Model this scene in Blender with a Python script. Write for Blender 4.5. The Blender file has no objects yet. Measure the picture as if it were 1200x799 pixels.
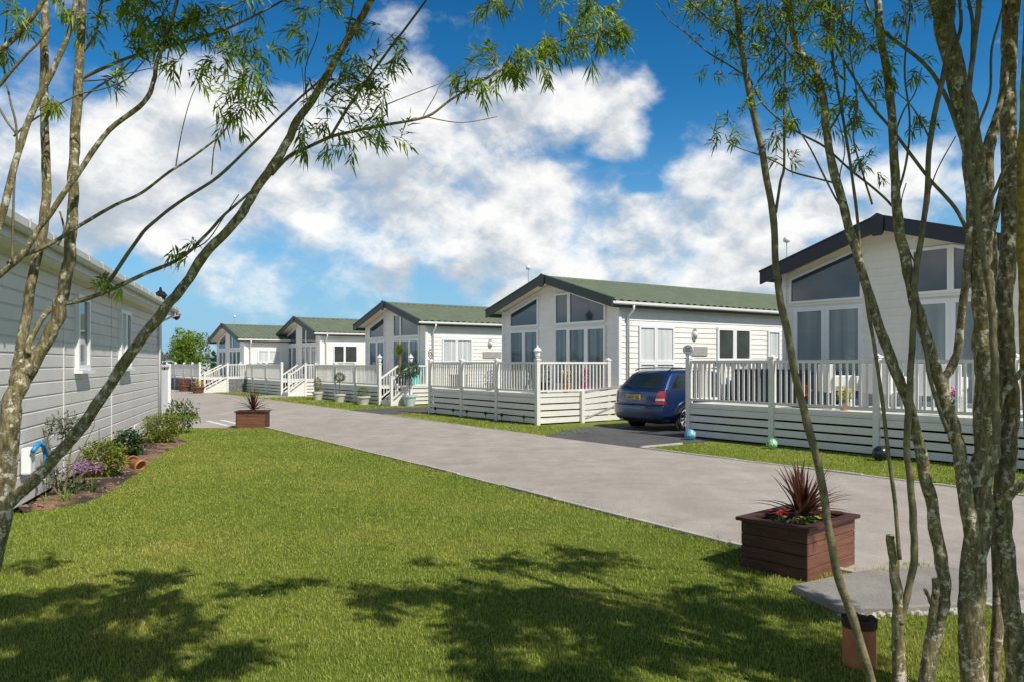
import bpy, math, random
import numpy as np
from mathutils import Vector, Matrix, noise
random.seed(7)
R = math.radians
S = bpy.context.scene
COL = S.collection
CAM_H = 1.6
FPX, HPX = 900.0, 425.0            # focal length and horizon row of the photograph, in its own pixels

def ray(px, py, Y):                # the point at distance Y seen at a pixel of the photograph
    return Vector(((px-600)/FPX*Y, Y, CAM_H + (HPX-py)/FPX*Y))
TH = R(35.4); SN, CS = math.sin(TH), math.cos(TH)
def W(u, v, z=0.0):                # road frame: u along the road away from us, v across it to the right
    return Vector((-SN*u + CS*v, CS*u + SN*v, z))
ROADROT = math.atan2(-CS, SN)      # local x = towards us along the road, local y = away from the road

# ------------------------------------------------------------------ objects
def tag(o, label=None, cat=None, group=None, kind=None):
    if label: o['label'] = label
    if cat: o['category'] = cat
    if group: o['group'] = group
    if kind: o['kind'] = kind
    return o
def thing(name, label, cat, loc=(0, 0, 0), rz=0.0, group=None):
    o = bpy.data.objects.new(name, None); COL.objects.link(o)
    o.location = loc; o.rotation_euler = (0, 0, rz); o.empty_display_size = .2
    return tag(o, label, cat, group)
def copy_tree(o, parent=None):
    c = o.copy(); COL.objects.link(c)
    if parent: c.parent = parent
    for ch in list(o.children): copy_tree(ch, c)
    return c

class MB:
    def __init__(s): s.v = []; s.f = []
    def quad(s, a, b, c, d):
        n = len(s.v); s.v += [tuple(a), tuple(b), tuple(c), tuple(d)]; s.f.append((n, n+1, n+2, n+3)); return s
    def poly(s, pts):
        n = len(s.v); s.v += [tuple(p) for p in pts]; s.f.append(tuple(range(n, n+len(pts)))); return s
    def box(s, x0, x1, y0, y1, z0, z1):
        n = len(s.v)
        s.v += [(x0,y0,z0),(x1,y0,z0),(x1,y1,z0),(x0,y1,z0),(x0,y0,z1),(x1,y0,z1),(x1,y1,z1),(x0,y1,z1)]
        s.f += [(n+3,n+2,n+1,n),(n+4,n+5,n+6,n+7),(n,n+1,n+5,n+4),(n+1,n+2,n+6,n+5),(n+2,n+3,n+7,n+6),(n+3,n,n+4,n+7)]
        return s
    def bar(s, a, b, w, h, up=(0, 0, 1)):            # a box of width w and height h from a to b
        a = Vector(a); b = Vector(b); d = (b-a).normalized(); up = Vector(up)
        if abs(d.dot(up)) > .98: up = Vector((1, 0, 0))
        x = d.cross(up).normalized()*w/2; y = x.cross(d).normalized()*h/2
        n = len(s.v)
        for p in (a, b): s.v += [tuple(p-x-y), tuple(p+x-y), tuple(p+x+y), tuple(p-x+y)]
        s.f += [(n+3,n+2,n+1,n),(n+4,n+5,n+6,n+7)] + [(n+i, n+(i+1)%4, n+4+(i+1)%4, n+4+i) for i in range(4)]
        return s
    def prism(s, poly, fn, d0, d1):                  # poly in 2-D, fn(a, b, depth) -> 3-D
        n = len(s.v); k = len(poly)
        s.v += [tuple(fn(a, b, d0)) for a, b in poly] + [tuple(fn(a, b, d1)) for a, b in poly]
        s.f += [tuple(range(n+k-1, n-1, -1)), tuple(range(n+k, n+2*k))]
        s.f += [(n+i, n+(i+1) % k, n+k+(i+1) % k, n+k+i) for i in range(k)]
        return s
    def tube(s, pts, rad, seg=8, cap=True, wob=0.0):
        pts = [Vector(p) for p in pts]
        if not isinstance(rad, (list, tuple)): rad = [rad]*len(pts)
        n = len(s.v); prev = None
        for i, p in enumerate(pts):
            t = (pts[min(i+1, len(pts)-1)] - pts[max(i-1, 0)]).normalized()
            if prev is None:
                prev = t.orthogonal().normalized()
            prev = (prev - t*prev.dot(t))
            prev = prev.normalized() if prev.length > 1e-6 else t.orthogonal().normalized()
            q = t.cross(prev)
            for k in range(seg):
                a = 2*math.pi*k/seg
                r = rad[i]
                dv = prev*math.cos(a) + q*math.sin(a)
                if wob: r *= 1 + wob*noise.noise((p + dv*rad[i])*14) + wob*.6*noise.noise((p+dv*rad[i])*37)
                s.v.append(tuple(p + dv*r))
        for i in range(len(pts)-1):
            for k in range(seg):
                s.f.append((n+i*seg+k, n+i*seg+(k+1) % seg, n+(i+1)*seg+(k+1) % seg, n+(i+1)*seg+k))
        if cap:
            s.f.append(tuple(n+k for k in range(seg-1, -1, -1)))
            m = n+(len(pts)-1)*seg; s.f.append(tuple(m+k for k in range(seg)))
        return s
    def lathe(s, prof, c=(0, 0, 0), seg=20, cap=True):     # prof: (radius, z)
        n = len(s.v)
        for r, z in prof:
            for k in range(seg):
                a = 2*math.pi*k/seg; s.v.append((c[0]+r*math.cos(a), c[1]+r*math.sin(a), c[2]+z))
        for i in range(len(prof)-1):
            for k in range(seg):
                s.f.append((n+i*seg+k, n+i*seg+(k+1) % seg, n+(i+1)*seg+(k+1) % seg, n+(i+1)*seg+k))
        if cap:
            s.f.append(tuple(n+k for k in range(seg-1, -1, -1)))
            m = n+(len(prof)-1)*seg; s.f.append(tuple(m+k for k in range(seg)))
        return s
    def ball(s, c, r, seg=20, rings=12, sq=1.0):
        pr = [(max(1e-4, r*math.sin(math.pi*i/rings)), -r*sq*math.cos(math.pi*i/rings)) for i in range(rings+1)]
        return s.lathe(pr, c, seg, False)
    def leaf(s, base, d, L, w, droop=.25, up=None):
        d = d.normalized(); up = up or Vector((random.gauss(0, .5), random.gauss(0, .5), 1))
        x = d.cross(up)
        x = x.normalized() if x.length > 1e-4 else d.orthogonal().normalized()
        nrm = x.cross(d)
        n = len(s.v)
        m = base + d*L*.45 - Vector((0, 0, droop*L*.12)); t = base + d*L - Vector((0, 0, droop*L))
        s.v += [tuple(base), tuple(m + x*w/2 + nrm*w*.18), tuple(t), tuple(m - x*w/2 + nrm*w*.18), tuple(m)]
        s.f += [(n, n+1, n+4), (n+1, n+2, n+4), (n+2, n+3, n+4), (n+3, n, n+4)]
        return s
    def build(s, name, mat, parent=None, smooth=False, loc=None, bevel=0.0):
        me = bpy.data.meshes.new(name); me.from_pydata(s.v, [], s.f); me.update()
        o = bpy.data.objects.new(name, me); COL.objects.link(o)
        if mat is not None: me.materials.append(mat)
        if parent is not None: o.parent = parent
        if loc is not None: o.location = loc
        if smooth: me.polygons.foreach_set('use_smooth', [True]*len(me.polygons))
        if bevel:
            b = o.modifiers.new('edge', 'BEVEL'); b.width = bevel; b.segments = 2; b.limit_method = 'ANGLE'; b.angle_limit = R(50)
        return o

# ------------------------------------------------------------------ materials
def newmat(name):
    m = bpy.data.materials.new(name); m.use_nodes = True
    nt = m.node_tree; bs = nt.nodes['Principled BSDF']
    return m, nt, bs
def N(nt, t, **kw):
    n = nt.nodes.new(t)
    for k, v in kw.items():
        if k.startswith('i_'):
            key = k[2:]; n.inputs[int(key) if key.isdigit() else key.replace('_', ' ')].default_value = v
        else: setattr(n, k, v)
    return n
def ramp(nt, src, stops):
    r = nt.nodes.new('ShaderNodeValToRGB'); el = r.color_ramp.elements
    while len(el) < len(stops): el.new(.5)
    for e, (p, c) in zip(el, stops): e.position = p; e.color = (*c, 1) if len(c) == 3 else c
    nt.links.new(src, r.inputs[0]); return r
def mixc(nt, fac, a, b, mode='MIX'):
    m = nt.nodes.new('ShaderNodeMix'); m.data_type = 'RGBA'; m.blend_type = mode
    for sock, val in ((m.inputs[0], fac), (m.inputs[6], a), (m.inputs[7], b)):
        if isinstance(val, (int, float)): sock.default_value = val
        elif isinstance(val, tuple): sock.default_value = (*val, 1) if len(val) == 3 else val
        else: nt.links.new(val, sock)
    return m.outputs[2]
def P(name, c, rough=.6, var=.12, scale=6, detail=6, bump=0.0, bscale=60, spec=.4, metal=0.0, coat=0.0, dirt=0.0, world=False, stretch=None, hue2=None):
    m, nt, bs = newmat(name); L = nt.links.new
    co = N(nt, 'ShaderNodeNewGeometry').outputs['Position'] if world else N(nt, 'ShaderNodeTexCoord').outputs['Object']
    if stretch:
        mp = N(nt, 'ShaderNodeMapping'); mp.inputs['Scale'].default_value = stretch; L(co, mp.inputs[0]); co = mp.outputs[0]
    n1 = N(nt, 'ShaderNodeTexNoise', i_Scale=scale, i_Detail=detail, i_Roughness=.65); L(co, n1.inputs['Vector'])
    a = tuple(x*(1-var) for x in c); b = tuple(min(1, x*(1+var)) for x in (hue2 or c))
    r = ramp(nt, n1.outputs['Fac'], [(.3, a), (.7, b)]); colr = r.outputs[0]
    if dirt:
        n2 = N(nt, 'ShaderNodeTexNoise', i_Scale=1.3, i_Detail=8, i_Roughness=.7); L(co, n2.inputs['Vector'])
        r2 = ramp(nt, n2.outputs['Fac'], [(.42, (1, 1, 1)), (.75, (1-dirt, 1-dirt*1.1, 1-dirt*1.3))])
        colr = mixc(nt, 1.0, colr, r2.outputs[0], 'MULTIPLY')
    L(colr, bs.inputs['Base Color'])
    bs.inputs['Roughness'].default_value = rough; bs.inputs['Specular IOR Level'].default_value = spec
    bs.inputs['Metallic'].default_value = metal; bs.inputs['Coat Weight'].default_value = coat
    if bump:
        n3 = N(nt, 'ShaderNodeTexNoise', i_Scale=bscale, i_Detail=5); L(co, n3.inputs['Vector'])
        bp = N(nt, 'ShaderNodeBump', i_Strength=bump, i_Distance=.01); L(n3.outputs['Fac'], bp.inputs['Height']); L(bp.outputs[0], bs.inputs['Normal'])
    return m
def leafmat(name, c1, c2, c3=None, trans=.35, scale=9, rough=.5):
    m, nt, bs = newmat(name); L = nt.links.new
    g = N(nt, 'ShaderNodeNewGeometry')
    oi = N(nt, 'ShaderNodeTexNoise', i_Scale=scale, i_Detail=2); L(g.outputs['Position'], oi.inputs['Vector'])
    r = ramp(nt, g.outputs['Random Per Island'], [(0, c1), (.75, c2), (1, c3 or c2)])
    r2 = ramp(nt, oi.outputs['Fac'], [(.3, (.65, .65, .65)), (.7, (1.25, 1.25, 1.25))])
    cc = mixc(nt, 1.0, r.outputs[0], r2.outputs[0], 'MULTIPLY')
    L(cc, bs.inputs['Base Color']); bs.inputs['Roughness'].default_value = rough; bs.inputs['Specular IOR Level'].default_value = .35
    tr = N(nt, 'ShaderNodeBsdfTranslucent'); L(mixc(nt, 1.0, cc, (1.3, 1.35, .6), 'MULTIPLY'), tr.inputs[0])
    mx = N(nt, 'ShaderNodeMixShader'); mx.inputs[0].default_value = trans
    L(bs.outputs[0], mx.inputs[1]); L(tr.outputs[0], mx.inputs[2]); L(mx.outputs[0], nt.nodes['Material Output'].inputs[0])
    return m
def glassmat(name, c, streak=False, c2=None, sscale=14, spec=.9):
    m, nt, bs = newmat(name); L = nt.links.new
    co = N(nt, 'ShaderNodeTexCoord').outputs['Object']
    if streak:                                           # hanging curtain folds behind the glass
        mp = N(nt, 'ShaderNodeMapping'); mp.inputs['Scale'].default_value = (sscale, sscale, .25); L(co, mp.inputs[0])
        n1 = N(nt, 'ShaderNodeTexNoise', i_Scale=1.0, i_Detail=3); L(mp.outputs[0], n1.inputs['Vector'])
    else:
        n1 = N(nt, 'ShaderNodeTexNoise', i_Scale=1.1, i_Detail=2); L(co, n1.inputs['Vector'])
    r = ramp(nt, n1.outputs['Fac'], [(.32, c), (.68, c2 or tuple(x*1.6 for x in c))])
    L(r.outputs[0], bs.inputs['Base Color']); bs.inputs['Roughness'].default_value = .04
    bs.inputs['Specular IOR Level'].default_value = spec; bs.inputs['IOR'].default_value = 1.5
    n2 = N(nt, 'ShaderNodeTexNoise', i_Scale=.7, i_Detail=1); L(co, n2.inputs['Vector'])
    bp = N(nt, 'ShaderNodeBump', i_Strength=.25, i_Distance=.01); L(n2.outputs['Fac'], bp.inputs['Height']); L(bp.outputs[0], bs.inputs['Normal'])
    return m
M = {}
M['cream'] = P('cream_cladding', (.82, .80, .745), .55, .03, 2.5, dirt=.10)
M['cream2'] = P('cream_cladding_warm', (.82, .78, .69), .55, .03, 2.5, dirt=.10)
M['white'] = P('white_pvc', (.80, .795, .77), .4, .025, 3, dirt=.06)
M['trim'] = P('white_trim', (.80, .80, .79), .35, .02, 3, dirt=.04)
M['eave'] = P('weathered_white_eave', (.60, .585, .55), .5, .06, 4, dirt=.15)
M['deckpvc'] = P('cream_deck_plastic', (.76, .735, .675), .45, .03, 3, dirt=.10)
M['taupe'] = P('taupe_cladding', (.66, .62, .58), .55, .04, 2.2, dirt=.10)
M['fascia_g'] = P('dark_green_fascia', (.045, .06, .048), .45, .15, 5)
M['fascia_k'] = P('blue_black_fascia', (.02, .024, .034), .4, .15, 5)
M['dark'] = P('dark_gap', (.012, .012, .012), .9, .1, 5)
M['pane'] = glassmat('window_glass', (.03, .045, .06))
M['pane_a'] = glassmat('pale_curtained_glass', (.17, .215, .225), True, (.30, .35, .35), 3, .7)
M['pane2'] = glassmat('window_glass_curtained', (.055, .075, .082), True, (.18, .22, .225), 7)
M['pane_dark'] = glassmat('dark_window_glass', (.018, .022, .022), False, (.06, .07, .065))
M['blind'] = glassmat('blind_behind_glass', (.50, .53, .52), True, (.66, .68, .66), 7, .5)
M['curtain'] = glassmat('net_curtain_glass', (.34, .37, .38), True, (.72, .73, .71), 16, .5)
M['black'] = P('black_metal', (.015, .015, .016), .45, .2, 8)
M['galv'] = P('pale_metal', (.6, .6, .6), .35, .08, 8, metal=.7)
M['timber'] = P('red_timber_shade_tone', (.055, .020, .012), .6, .35, 3, detail=9, bump=.35, bscale=40, stretch=(1, 1, 9), hue2=(.075, .028, .017))  # same timber darkened: shade of the planter's end faces put into the colour
M['timber_side'] = P('red_timber_lit_tone', (.145, .060, .034), .6, .30, 3, detail=9, bump=.35, bscale=40, stretch=(1, 1, 9), hue2=(.19, .078, .044))
M['soil'] = P('dark_soil', (.045, .032, .024), .95, .5, 14, bump=1, bscale=50)
M['bark_soil'] = P('dry_red_soil', (.23, .13, .085), .95, .4, 12, bump=1, bscale=60, hue2=(.27, .17, .11))
M['terra'] = P('terracotta', (.47, .18, .075), .75, .15, 9, bump=.2)
M['concrete'] = P('pale_concrete', (.27, .25, .22), .85, .14, 3.5, detail=10, bump=.6, bscale=45, dirt=.2, world=True)
M['kerb'] = P('concrete_edging', (.46, .43, .38), .85, .18, 5, detail=9, bump=.4, bscale=50, dirt=.25, world=True)
M['stonepot'] = P('pale_stone_pot', (.58, .54, .47), .8, .15, 7, bump=.3)
M['line'] = P('white_road_paint', (.72, .72, .70), .7, .12, 9, dirt=.25, world=True)
M['greywood'] = P('weathered_plaque', (.34, .335, .31), .7, .12, 6)

def tarmac(name, base, worn):
    m, nt, bs = newmat(name); L = nt.links.new
    pos = N(nt, 'ShaderNodeNewGeometry').outputs['Position']
    mp = N(nt, 'ShaderNodeMapping'); mp.inputs['Rotation'].default_value = (0, 0, -(TH)); mp.inputs['Scale'].default_value = (1, .18, 1); L(pos, mp.inputs[0])
    big = N(nt, 'ShaderNodeTexNoise', i_Scale=.9, i_Detail=9, i_Roughness=.62); L(mp.outputs[0], big.inputs['Vector'])
    med = N(nt, 'ShaderNodeTexNoise', i_Scale=1.7, i_Detail=8, i_Roughness=.7); L(pos, med.inputs['Vector'])
    fine = N(nt, 'ShaderNodeTexNoise', i_Scale=95, i_Detail=4, i_Roughness=.7); L(pos, fine.inputs['Vector'])
    vor = N(nt, 'ShaderNodeTexVoronoi', i_Scale=140); L(pos, vor.inputs['Vector'])
    r = ramp(nt, big.outputs['Fac'], [(.3, base), (.7, worn)])
    r2 = ramp(nt, med.outputs['Fac'], [(.3, (.80, .80, .80)), (.7, (1.12, 1.11, 1.09))])
    r3 = ramp(nt, fine.outputs['Fac'], [(.3, (.78, .78, .78)), (.7, (1.2, 1.2, 1.2))])
    c = mixc(nt, 1, r.outputs[0], r2.outputs[0], 'MULTIPLY'); c = mixc(nt, 1, c, r3.outputs[0], 'MULTIPLY')
    # a few scattered darker repaired stains
    st = N(nt, 'ShaderNodeTexNoise', i_Scale=.55, i_Detail=5, i_Roughness=.55); L(pos, st.inputs['Vector'])
    r4 = ramp(nt, st.outputs['Fac'], [(.60, (1, 1, 1)), (.70, (.86, .86, .87))])
    c = mixc(nt, 1, c, r4.outputs[0], 'MULTIPLY')
    L(c, bs.inputs['Base Color']); bs.inputs['Roughness'].default_value = .88; bs.inputs['Specular IOR Level'].default_value = .25
    bp = N(nt, 'ShaderNodeBump', i_Strength=.5, i_Distance=.006); L(vor.outputs['Distance'], bp.inputs['Height']); L(bp.outputs[0], bs.inputs['Normal'])
    return m
M['road'] = tarmac('worn_tarmac', (.35, .31, .268), (.435, .388, .338))
M['drive'] = tarmac('dark_tarmac', (.085, .085, .09), (.125, .122, .122))

def grassmat():
    m, nt, bs = newmat('lawn_ground'); L = nt.links.new
    pos = N(nt, 'ShaderNodeNewGeometry').outputs['Position']
    a = N(nt, 'ShaderNodeTexNoise', i_Scale=.55, i_Detail=6, i_Roughness=.6); L(pos, a.inputs['Vector'])
    b = N(nt, 'ShaderNodeTexNoise', i_Scale=4.5, i_Detail=8, i_Roughness=.7); L(pos, b.inputs['Vector'])
    c = N(nt, 'ShaderNodeTexNoise', i_Scale=70, i_Detail=5, i_Roughness=.8); L(pos, c.inputs['Vector'])
    r1 = ramp(nt, a.outputs['Fac'], [(.33, (.135, .185, .028)), (.55, (.18, .225, .038)), (.72, (.25, .25, .065))])
    r2 = ramp(nt, b.outputs['Fac'], [(.3, (.72, .74, .7)), (.7, (1.22, 1.2, 1.15))])
    r3 = ramp(nt, c.outputs['Fac'], [(.3, (.55, .57, .5)), (.72, (1.4, 1.38, 1.3))])
    col = mixc(nt, 1, r1.outputs[0], r2.outputs[0], 'MULTIPLY'); col = mixc(nt, 1, col, r3.outputs[0], 'MULTIPLY')
    L(col, bs.inputs['Base Color']); bs.inputs['Roughness'].default_value = .95; bs.inputs['Specular IOR Level'].default_value = .1
    bp = N(nt, 'ShaderNodeBump', i_Strength=.8, i_Distance=.02); L(c.outputs['Fac'], bp.inputs['Height']); L(bp.outputs[0], bs.inputs['Normal'])
    return m
M['lawn'] = grassmat()
def blademat():
    m, nt, bs = newmat('grass_blades'); L = nt.links.new
    g = N(nt, 'ShaderNodeNewGeometry')
    a = N(nt, 'ShaderNodeTexNoise', i_Scale=.55, i_Detail=6, i_Roughness=.6); L(g.outputs['Position'], a.inputs['Vector'])
    b = N(nt, 'ShaderNodeTexNoise', i_Scale=5, i_Detail=5, i_Roughness=.7); L(g.outputs['Position'], b.inputs['Vector'])
    r0 = ramp(nt, g.outputs['Random Per Island'], [(0, (.235, .29, .050)), (.5, (.31, .355, .066)), (.86, (.38, .40, .095)), (1, (.48, .44, .18))])
    r1 = ramp(nt, a.outputs['Fac'], [(.33, (.78, .90, .74)), (.55, (1.02, 1.0, 1.0)), (.70, (1.30, 1.06, 1.25))])
    r2 = ramp(nt, b.outputs['Fac'], [(.3, (.78, .80, .75)), (.7, (1.18, 1.15, 1.1))])
    c = mixc(nt, 1, r0.outputs[0], r1.outputs[0], 'MULTIPLY'); c = mixc(nt, 1, c, r2.outputs[0], 'MULTIPLY')
    L(c, bs.inputs['Base Color']); bs.inputs['Roughness'].default_value = .55; bs.inputs['Specular IOR Level'].default_value = .25
    tr = N(nt, 'ShaderNodeBsdfTranslucent'); L(mixc(nt, 1, c, (1.2, 1.2, .6), 'MULTIPLY'), tr.inputs[0])
    mx = N(nt, 'ShaderNodeMixShader'); mx.inputs[0].default_value = .3
    L(bs.outputs[0], mx.inputs[1]); L(tr.outputs[0], mx.inputs[2]); L(mx.outputs[0], nt.nodes['Material Output'].inputs[0])
    return m
M['blade'] = blademat()

def barkmat():
    m, nt, bs = newmat('lichened_bark'); L = nt.links.new
    pos = N(nt, 'ShaderNodeNewGeometry').outputs['Position']
    mp = N(nt, 'ShaderNodeMapping'); mp.inputs['Scale'].default_value = (1, 1, .35); L(pos, mp.inputs[0])
    a = N(nt, 'ShaderNodeTexNoise', i_Scale=60, i_Detail=8, i_Roughness=.75); L(mp.outputs[0], a.inputs['Vector'])
    b = N(nt, 'ShaderNodeTexNoise', i_Scale=30, i_Detail=7, i_Roughness=.7); L(pos, b.inputs['Vector'])
    d = N(nt, 'ShaderNodeTexNoise', i_Scale=9, i_Detail=7, i_Roughness=.65); L(pos, d.inputs['Vector'])
    base = ramp(nt, a.outputs['Fac'], [(.28, (.030, .024, .012)), (.46, (.15, .12, .06)), (.70, (.46, .39, .24))])
    lich = ramp(nt, b.outputs['Fac'], [(.54, (0, 0, 0)), (.60, (1, 1, 1))])
    c = mixc(nt, lich.outputs[0], base.outputs[0], (.62, .57, .43))
    moss = ramp(nt, d.outputs['Fac'], [(.50, (0, 0, 0)), (.66, (.6, .6, .6))])
    c = mixc(nt, moss.outputs[0], c, (.22, .175, .05))
    L(c, bs.inputs['Base Color']); bs.inputs['Roughness'].default_value = .85; bs.inputs['Specular IOR Level'].default_value = .2
    bp = N(nt, 'ShaderNodeBump', i_Strength=.9, i_Distance=.008); L(a.outputs['Fac'], bp.inputs['Height']); L(bp.outputs[0], bs.inputs['Normal'])
    return m
M['bark'] = barkmat()
M['bark_thin'] = P('smooth_olive_bark', (.125, .10, .05), .7, .4, 22, bump=.4, bscale=90, hue2=(.19, .16, .085), world=True)
M['bark_yellow'] = P('yellow_lichen_bark', (.20, .15, .07), .85, .5, 30, bump=.8, bscale=60, hue2=(.40, .29, .04), world=True)
M['willow'] = leafmat('narrow_willow_leaves', (.10, .16, .024), (.25, .35, .045), (.50, .54, .08), .52)
M['leaf_mid'] = leafmat('mid_green_leaves', (.035, .075, .014), (.085, .15, .03), (.13, .19, .05), .3)
M['leaf_yel'] = leafmat('yellow_green_leaves', (.12, .16, .02), (.22, .25, .03), (.34, .32, .06), .3)
M['leaf_dark'] = leafmat('dark_green_leaves', (.018, .042, .012), (.04, .085, .022), (.08, .13, .04), .2)
M['leaf_grey'] = leafmat('grey_green_leaves', (.09, .11, .06), (.16, .18, .11), (.22, .22, .15), .25)
M['leaf_light'] = leafmat('fresh_light_leaves', (.14, .22, .03), (.24, .34, .05), (.34, .42, .09), .35)
M['cordy'] = leafmat('wine_red_strap_leaves', (.075, .028, .022), (.145, .055, .040), (.30, .165, .11), .2, rough=.35)
M['petal_v'] = leafmat('violet_petals', (.36, .13, .50), (.52, .24, .62), (.70, .45, .75), .3)
M['petal_r'] = leafmat('red_petals', (.40, .02, .02), (.55, .05, .04), (.65, .2, .1), .3)
M['petal_y'] = leafmat('yellow_petals', (.75, .50, .04), (.85, .65, .10), (.9, .8, .4), .3)
M['petal_m'] = leafmat('magenta_petals', (.45, .02, .25), (.60, .05, .38), (.7, .2, .5), .3)
# ------------------------------------------------------------------ light, sky, camera
SUN_EL = R(50); sh = Vector((.72, -.69, 0)).normalized()
SUNV = Vector((sh.x*math.cos(SUN_EL), sh.y*math.cos(SUN_EL), math.sin(SUN_EL)))
ld = bpy.data.lights.new('sun', 'SUN'); ld.energy = 5.0; ld.angle = R(.5); ld.color = (1, .96, .89)
lo = bpy.data.objects.new('sun', ld); COL.objects.link(lo); lo.location = SUNV*50
lo.rotation_euler = (-SUNV).to_track_quat('-Z', 'Y').to_euler()

wd = bpy.data.worlds.new('World'); S.world = wd; wd.use_nodes = True
nt = wd.node_tree; L = nt.links.new
bg = nt.nodes['Background']; bg.inputs['Strength'].default_value = .122
sky = N(nt, 'ShaderNodeTexSky'); sky.sky_type = 'NISHITA'; sky.sun_disc = False
sky.sun_elevation = SUN_EL; sky.sun_rotation = math.atan2(SUNV.x, SUNV.y); sky.air_density = 1.0; sky.dust_density = .15; sky.ozone_density = 2.2
hs = N(nt, 'ShaderNodeHueSaturation'); hs.inputs['Saturation'].default_value = 1.42; hs.inputs['Value'].default_value = 1.0
L(sky.outputs[0], hs.inputs['Color'])
SKYTINT = mixc(nt, 1, hs.outputs[0], (.62, .98, 1.02), 'MULTIPLY')

# cloud field: soft-edged heaps at fixed bearings and heights in the sky, broken up by noise
def azel(px, py):
    x = (px-600)/FPX; z = (HPX-py)/FPX
    return math.atan(x), math.atan(z/math.sqrt(1+x*x))
HEAPS = [(70,215,115),(175,165,110),(250,240,125),(330,180,95),(420,225,125),(480,125,80),(590,140,72),(680,128,50),(560,235,115),
         (700,250,85),(790,275,85),(850,215,72),(930,200,52),(690,315,75),(470,330,38),(560,318,44),(640,350,40),
         (870,310,70),(985,265,52),(1085,215,44),(1090,262,40),(268,372,15),(205,390,14),(1500,200,170),(-500,200,190)]
HOLES = [(110,40,75),(740,205,36),(55,330,60)]
ASP = 1.45
grp = bpy.data.node_groups.new('cloud_density', 'ShaderNodeTree')
grp.interface.new_socket('Vector', in_out='INPUT', socket_type='NodeSocketVector')
grp.interface.new_socket('Density', in_out='OUTPUT', socket_type='NodeSocketFloat')
gi = grp.nodes.new('NodeGroupInput'); go = grp.nodes.new('NodeGroupOutput')
def mk(tree):
    def gm(op, a, b=None, c=None):
        m = tree.nodes.new('ShaderNodeMath'); m.operation = op
        for i, x in enumerate((a, b, c)):
            if x is None: continue
            if isinstance(x, (int, float)): m.inputs[i].default_value = x
            else: tree.links.new(x, m.inputs[i])
        return m.outputs[0]
    return gm
gg = mk(grp); gm = mk(nt)
n1 = N(grp, 'ShaderNodeTexNoise', i_Scale=8.0, i_Detail=7, i_Roughness=.54, i_Lacunarity=2.2); n1.noise_dimensions = '3D'
grp.links.new(gi.outputs[0], n1.inputs['Vector']); grp.links.new(n1.outputs['Fac'], go.inputs[0])
tc = N(nt, 'ShaderNodeTexCoord'); sx = N(nt, 'ShaderNodeSeparateXYZ'); L(tc.outputs['Generated'], sx.inputs[0])
def wmth(op, a, b=None, clamp=False):
    m = nt.nodes.new('ShaderNodeMath'); m.operation = op; m.use_clamp = clamp
    for i, x in enumerate((a, b)):
        if x is None: continue
        if isinstance(x, (int, float)): m.inputs[i].default_value = x
        else: L(x, m.inputs[i])
    return m.outputs[0]
az = wmth('ARCTAN2', sx.outputs[0], sx.outputs[1]); el = wmth('ARCSINE', sx.outputs[2])
cb = N(nt, 'ShaderNodeCombineXYZ'); L(az, cb.inputs[0]); L(wmth('MULTIPLY', el, ASP), cb.inputs[1])
# wobble the lookup a little, so no heap keeps a smooth outline
w1 = N(nt, 'ShaderNodeTexNoise', i_Scale=5, i_Detail=2, i_Roughness=.6); w1.noise_dimensions = '2D'; L(cb.outputs[0], w1.inputs['Vector'])
wm = N(nt, 'ShaderNodeVectorMath', operation='MULTIPLY_ADD'); L(w1.outputs['Color'], wm.inputs[0]); wm.inputs[1].default_value = (.18, .18, 0); wm.inputs[2].default_value = (-.09, -.09, 0)
wa = N(nt, 'ShaderNodeVectorMath', operation='ADD'); L(cb.outputs[0], wa.inputs[0]); L(wm.outputs[0], wa.inputs[1])
def heap(px, py, r):
    a, e = azel(px, py)
    ds = N(nt, 'ShaderNodeVectorMath', operation='DISTANCE'); L(wa.outputs[0], ds.inputs[0]); ds.inputs[1].default_value = (a, e*ASP, 0)
    return gm('MULTIPLY_ADD', ds.outputs['Value'], -.62*FPX/r, 1.05)
tot = None
for h in HEAPS:
    v = heap(*h); tot = v if tot is None else gm('MAXIMUM', tot, v)
for (a_, e_, r_) in ((2.5, .35, .34), (-2.45, .42, .34), (3.05, .28, .25), (1.75, .5, .22), (-1.62, .16, .36), (-2.0, .3, .3)):  # clouds added out of view, for the window panes to reflect
    ds = N(nt, 'ShaderNodeVectorMath', operation='DISTANCE'); L(wa.outputs[0], ds.inputs[0]); ds.inputs[1].default_value = (a_, e_*ASP, 0)
    tot = gm('MAXIMUM', tot, gm('MULTIPLY_ADD', ds.outputs['Value'], -.62/r_, 1.05))
tot = gm('MINIMUM', gm('ADD', tot, .02), .80)
for h in HOLES:
    v = gm('MAXIMUM', gm('SUBTRACT', heap(*h), .35), 0); tot = gm('SUBTRACT', tot, gm('MULTIPLY', v, 1.3))
tot = gm('MAXIMUM', tot, -.25)
w2 = N(nt, 'ShaderNodeTexNoise', i_Scale=17, i_Detail=1); w2.noise_dimensions = '2D'; L(wa.outputs[0], w2.inputs['Vector'])
wm2 = N(nt, 'ShaderNodeVectorMath', operation='MULTIPLY_ADD'); L(w2.outputs['Color'], wm2.inputs[0]); wm2.inputs[1].default_value = (.016, .016, 0); L(cb.outputs[0], wm2.inputs[2])
wr = N(nt, 'ShaderNodeMapping'); wr.inputs['Rotation'].default_value = (.55, .48, .62); L(wm2.outputs[0], wr.inputs[0])
def dens(off):
    g = nt.nodes.new('ShaderNodeGroup'); g.node_tree = grp
    if off:
        ad = N(nt, 'ShaderNodeVectorMath', operation='ADD'); L(wr.outputs[0], ad.inputs[0]); ad.inputs[1].default_value = off; L(ad.outputs[0], g.inputs[0])
    else: L(wr.outputs[0], g.inputs[0])
    return g.outputs[0]
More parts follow.
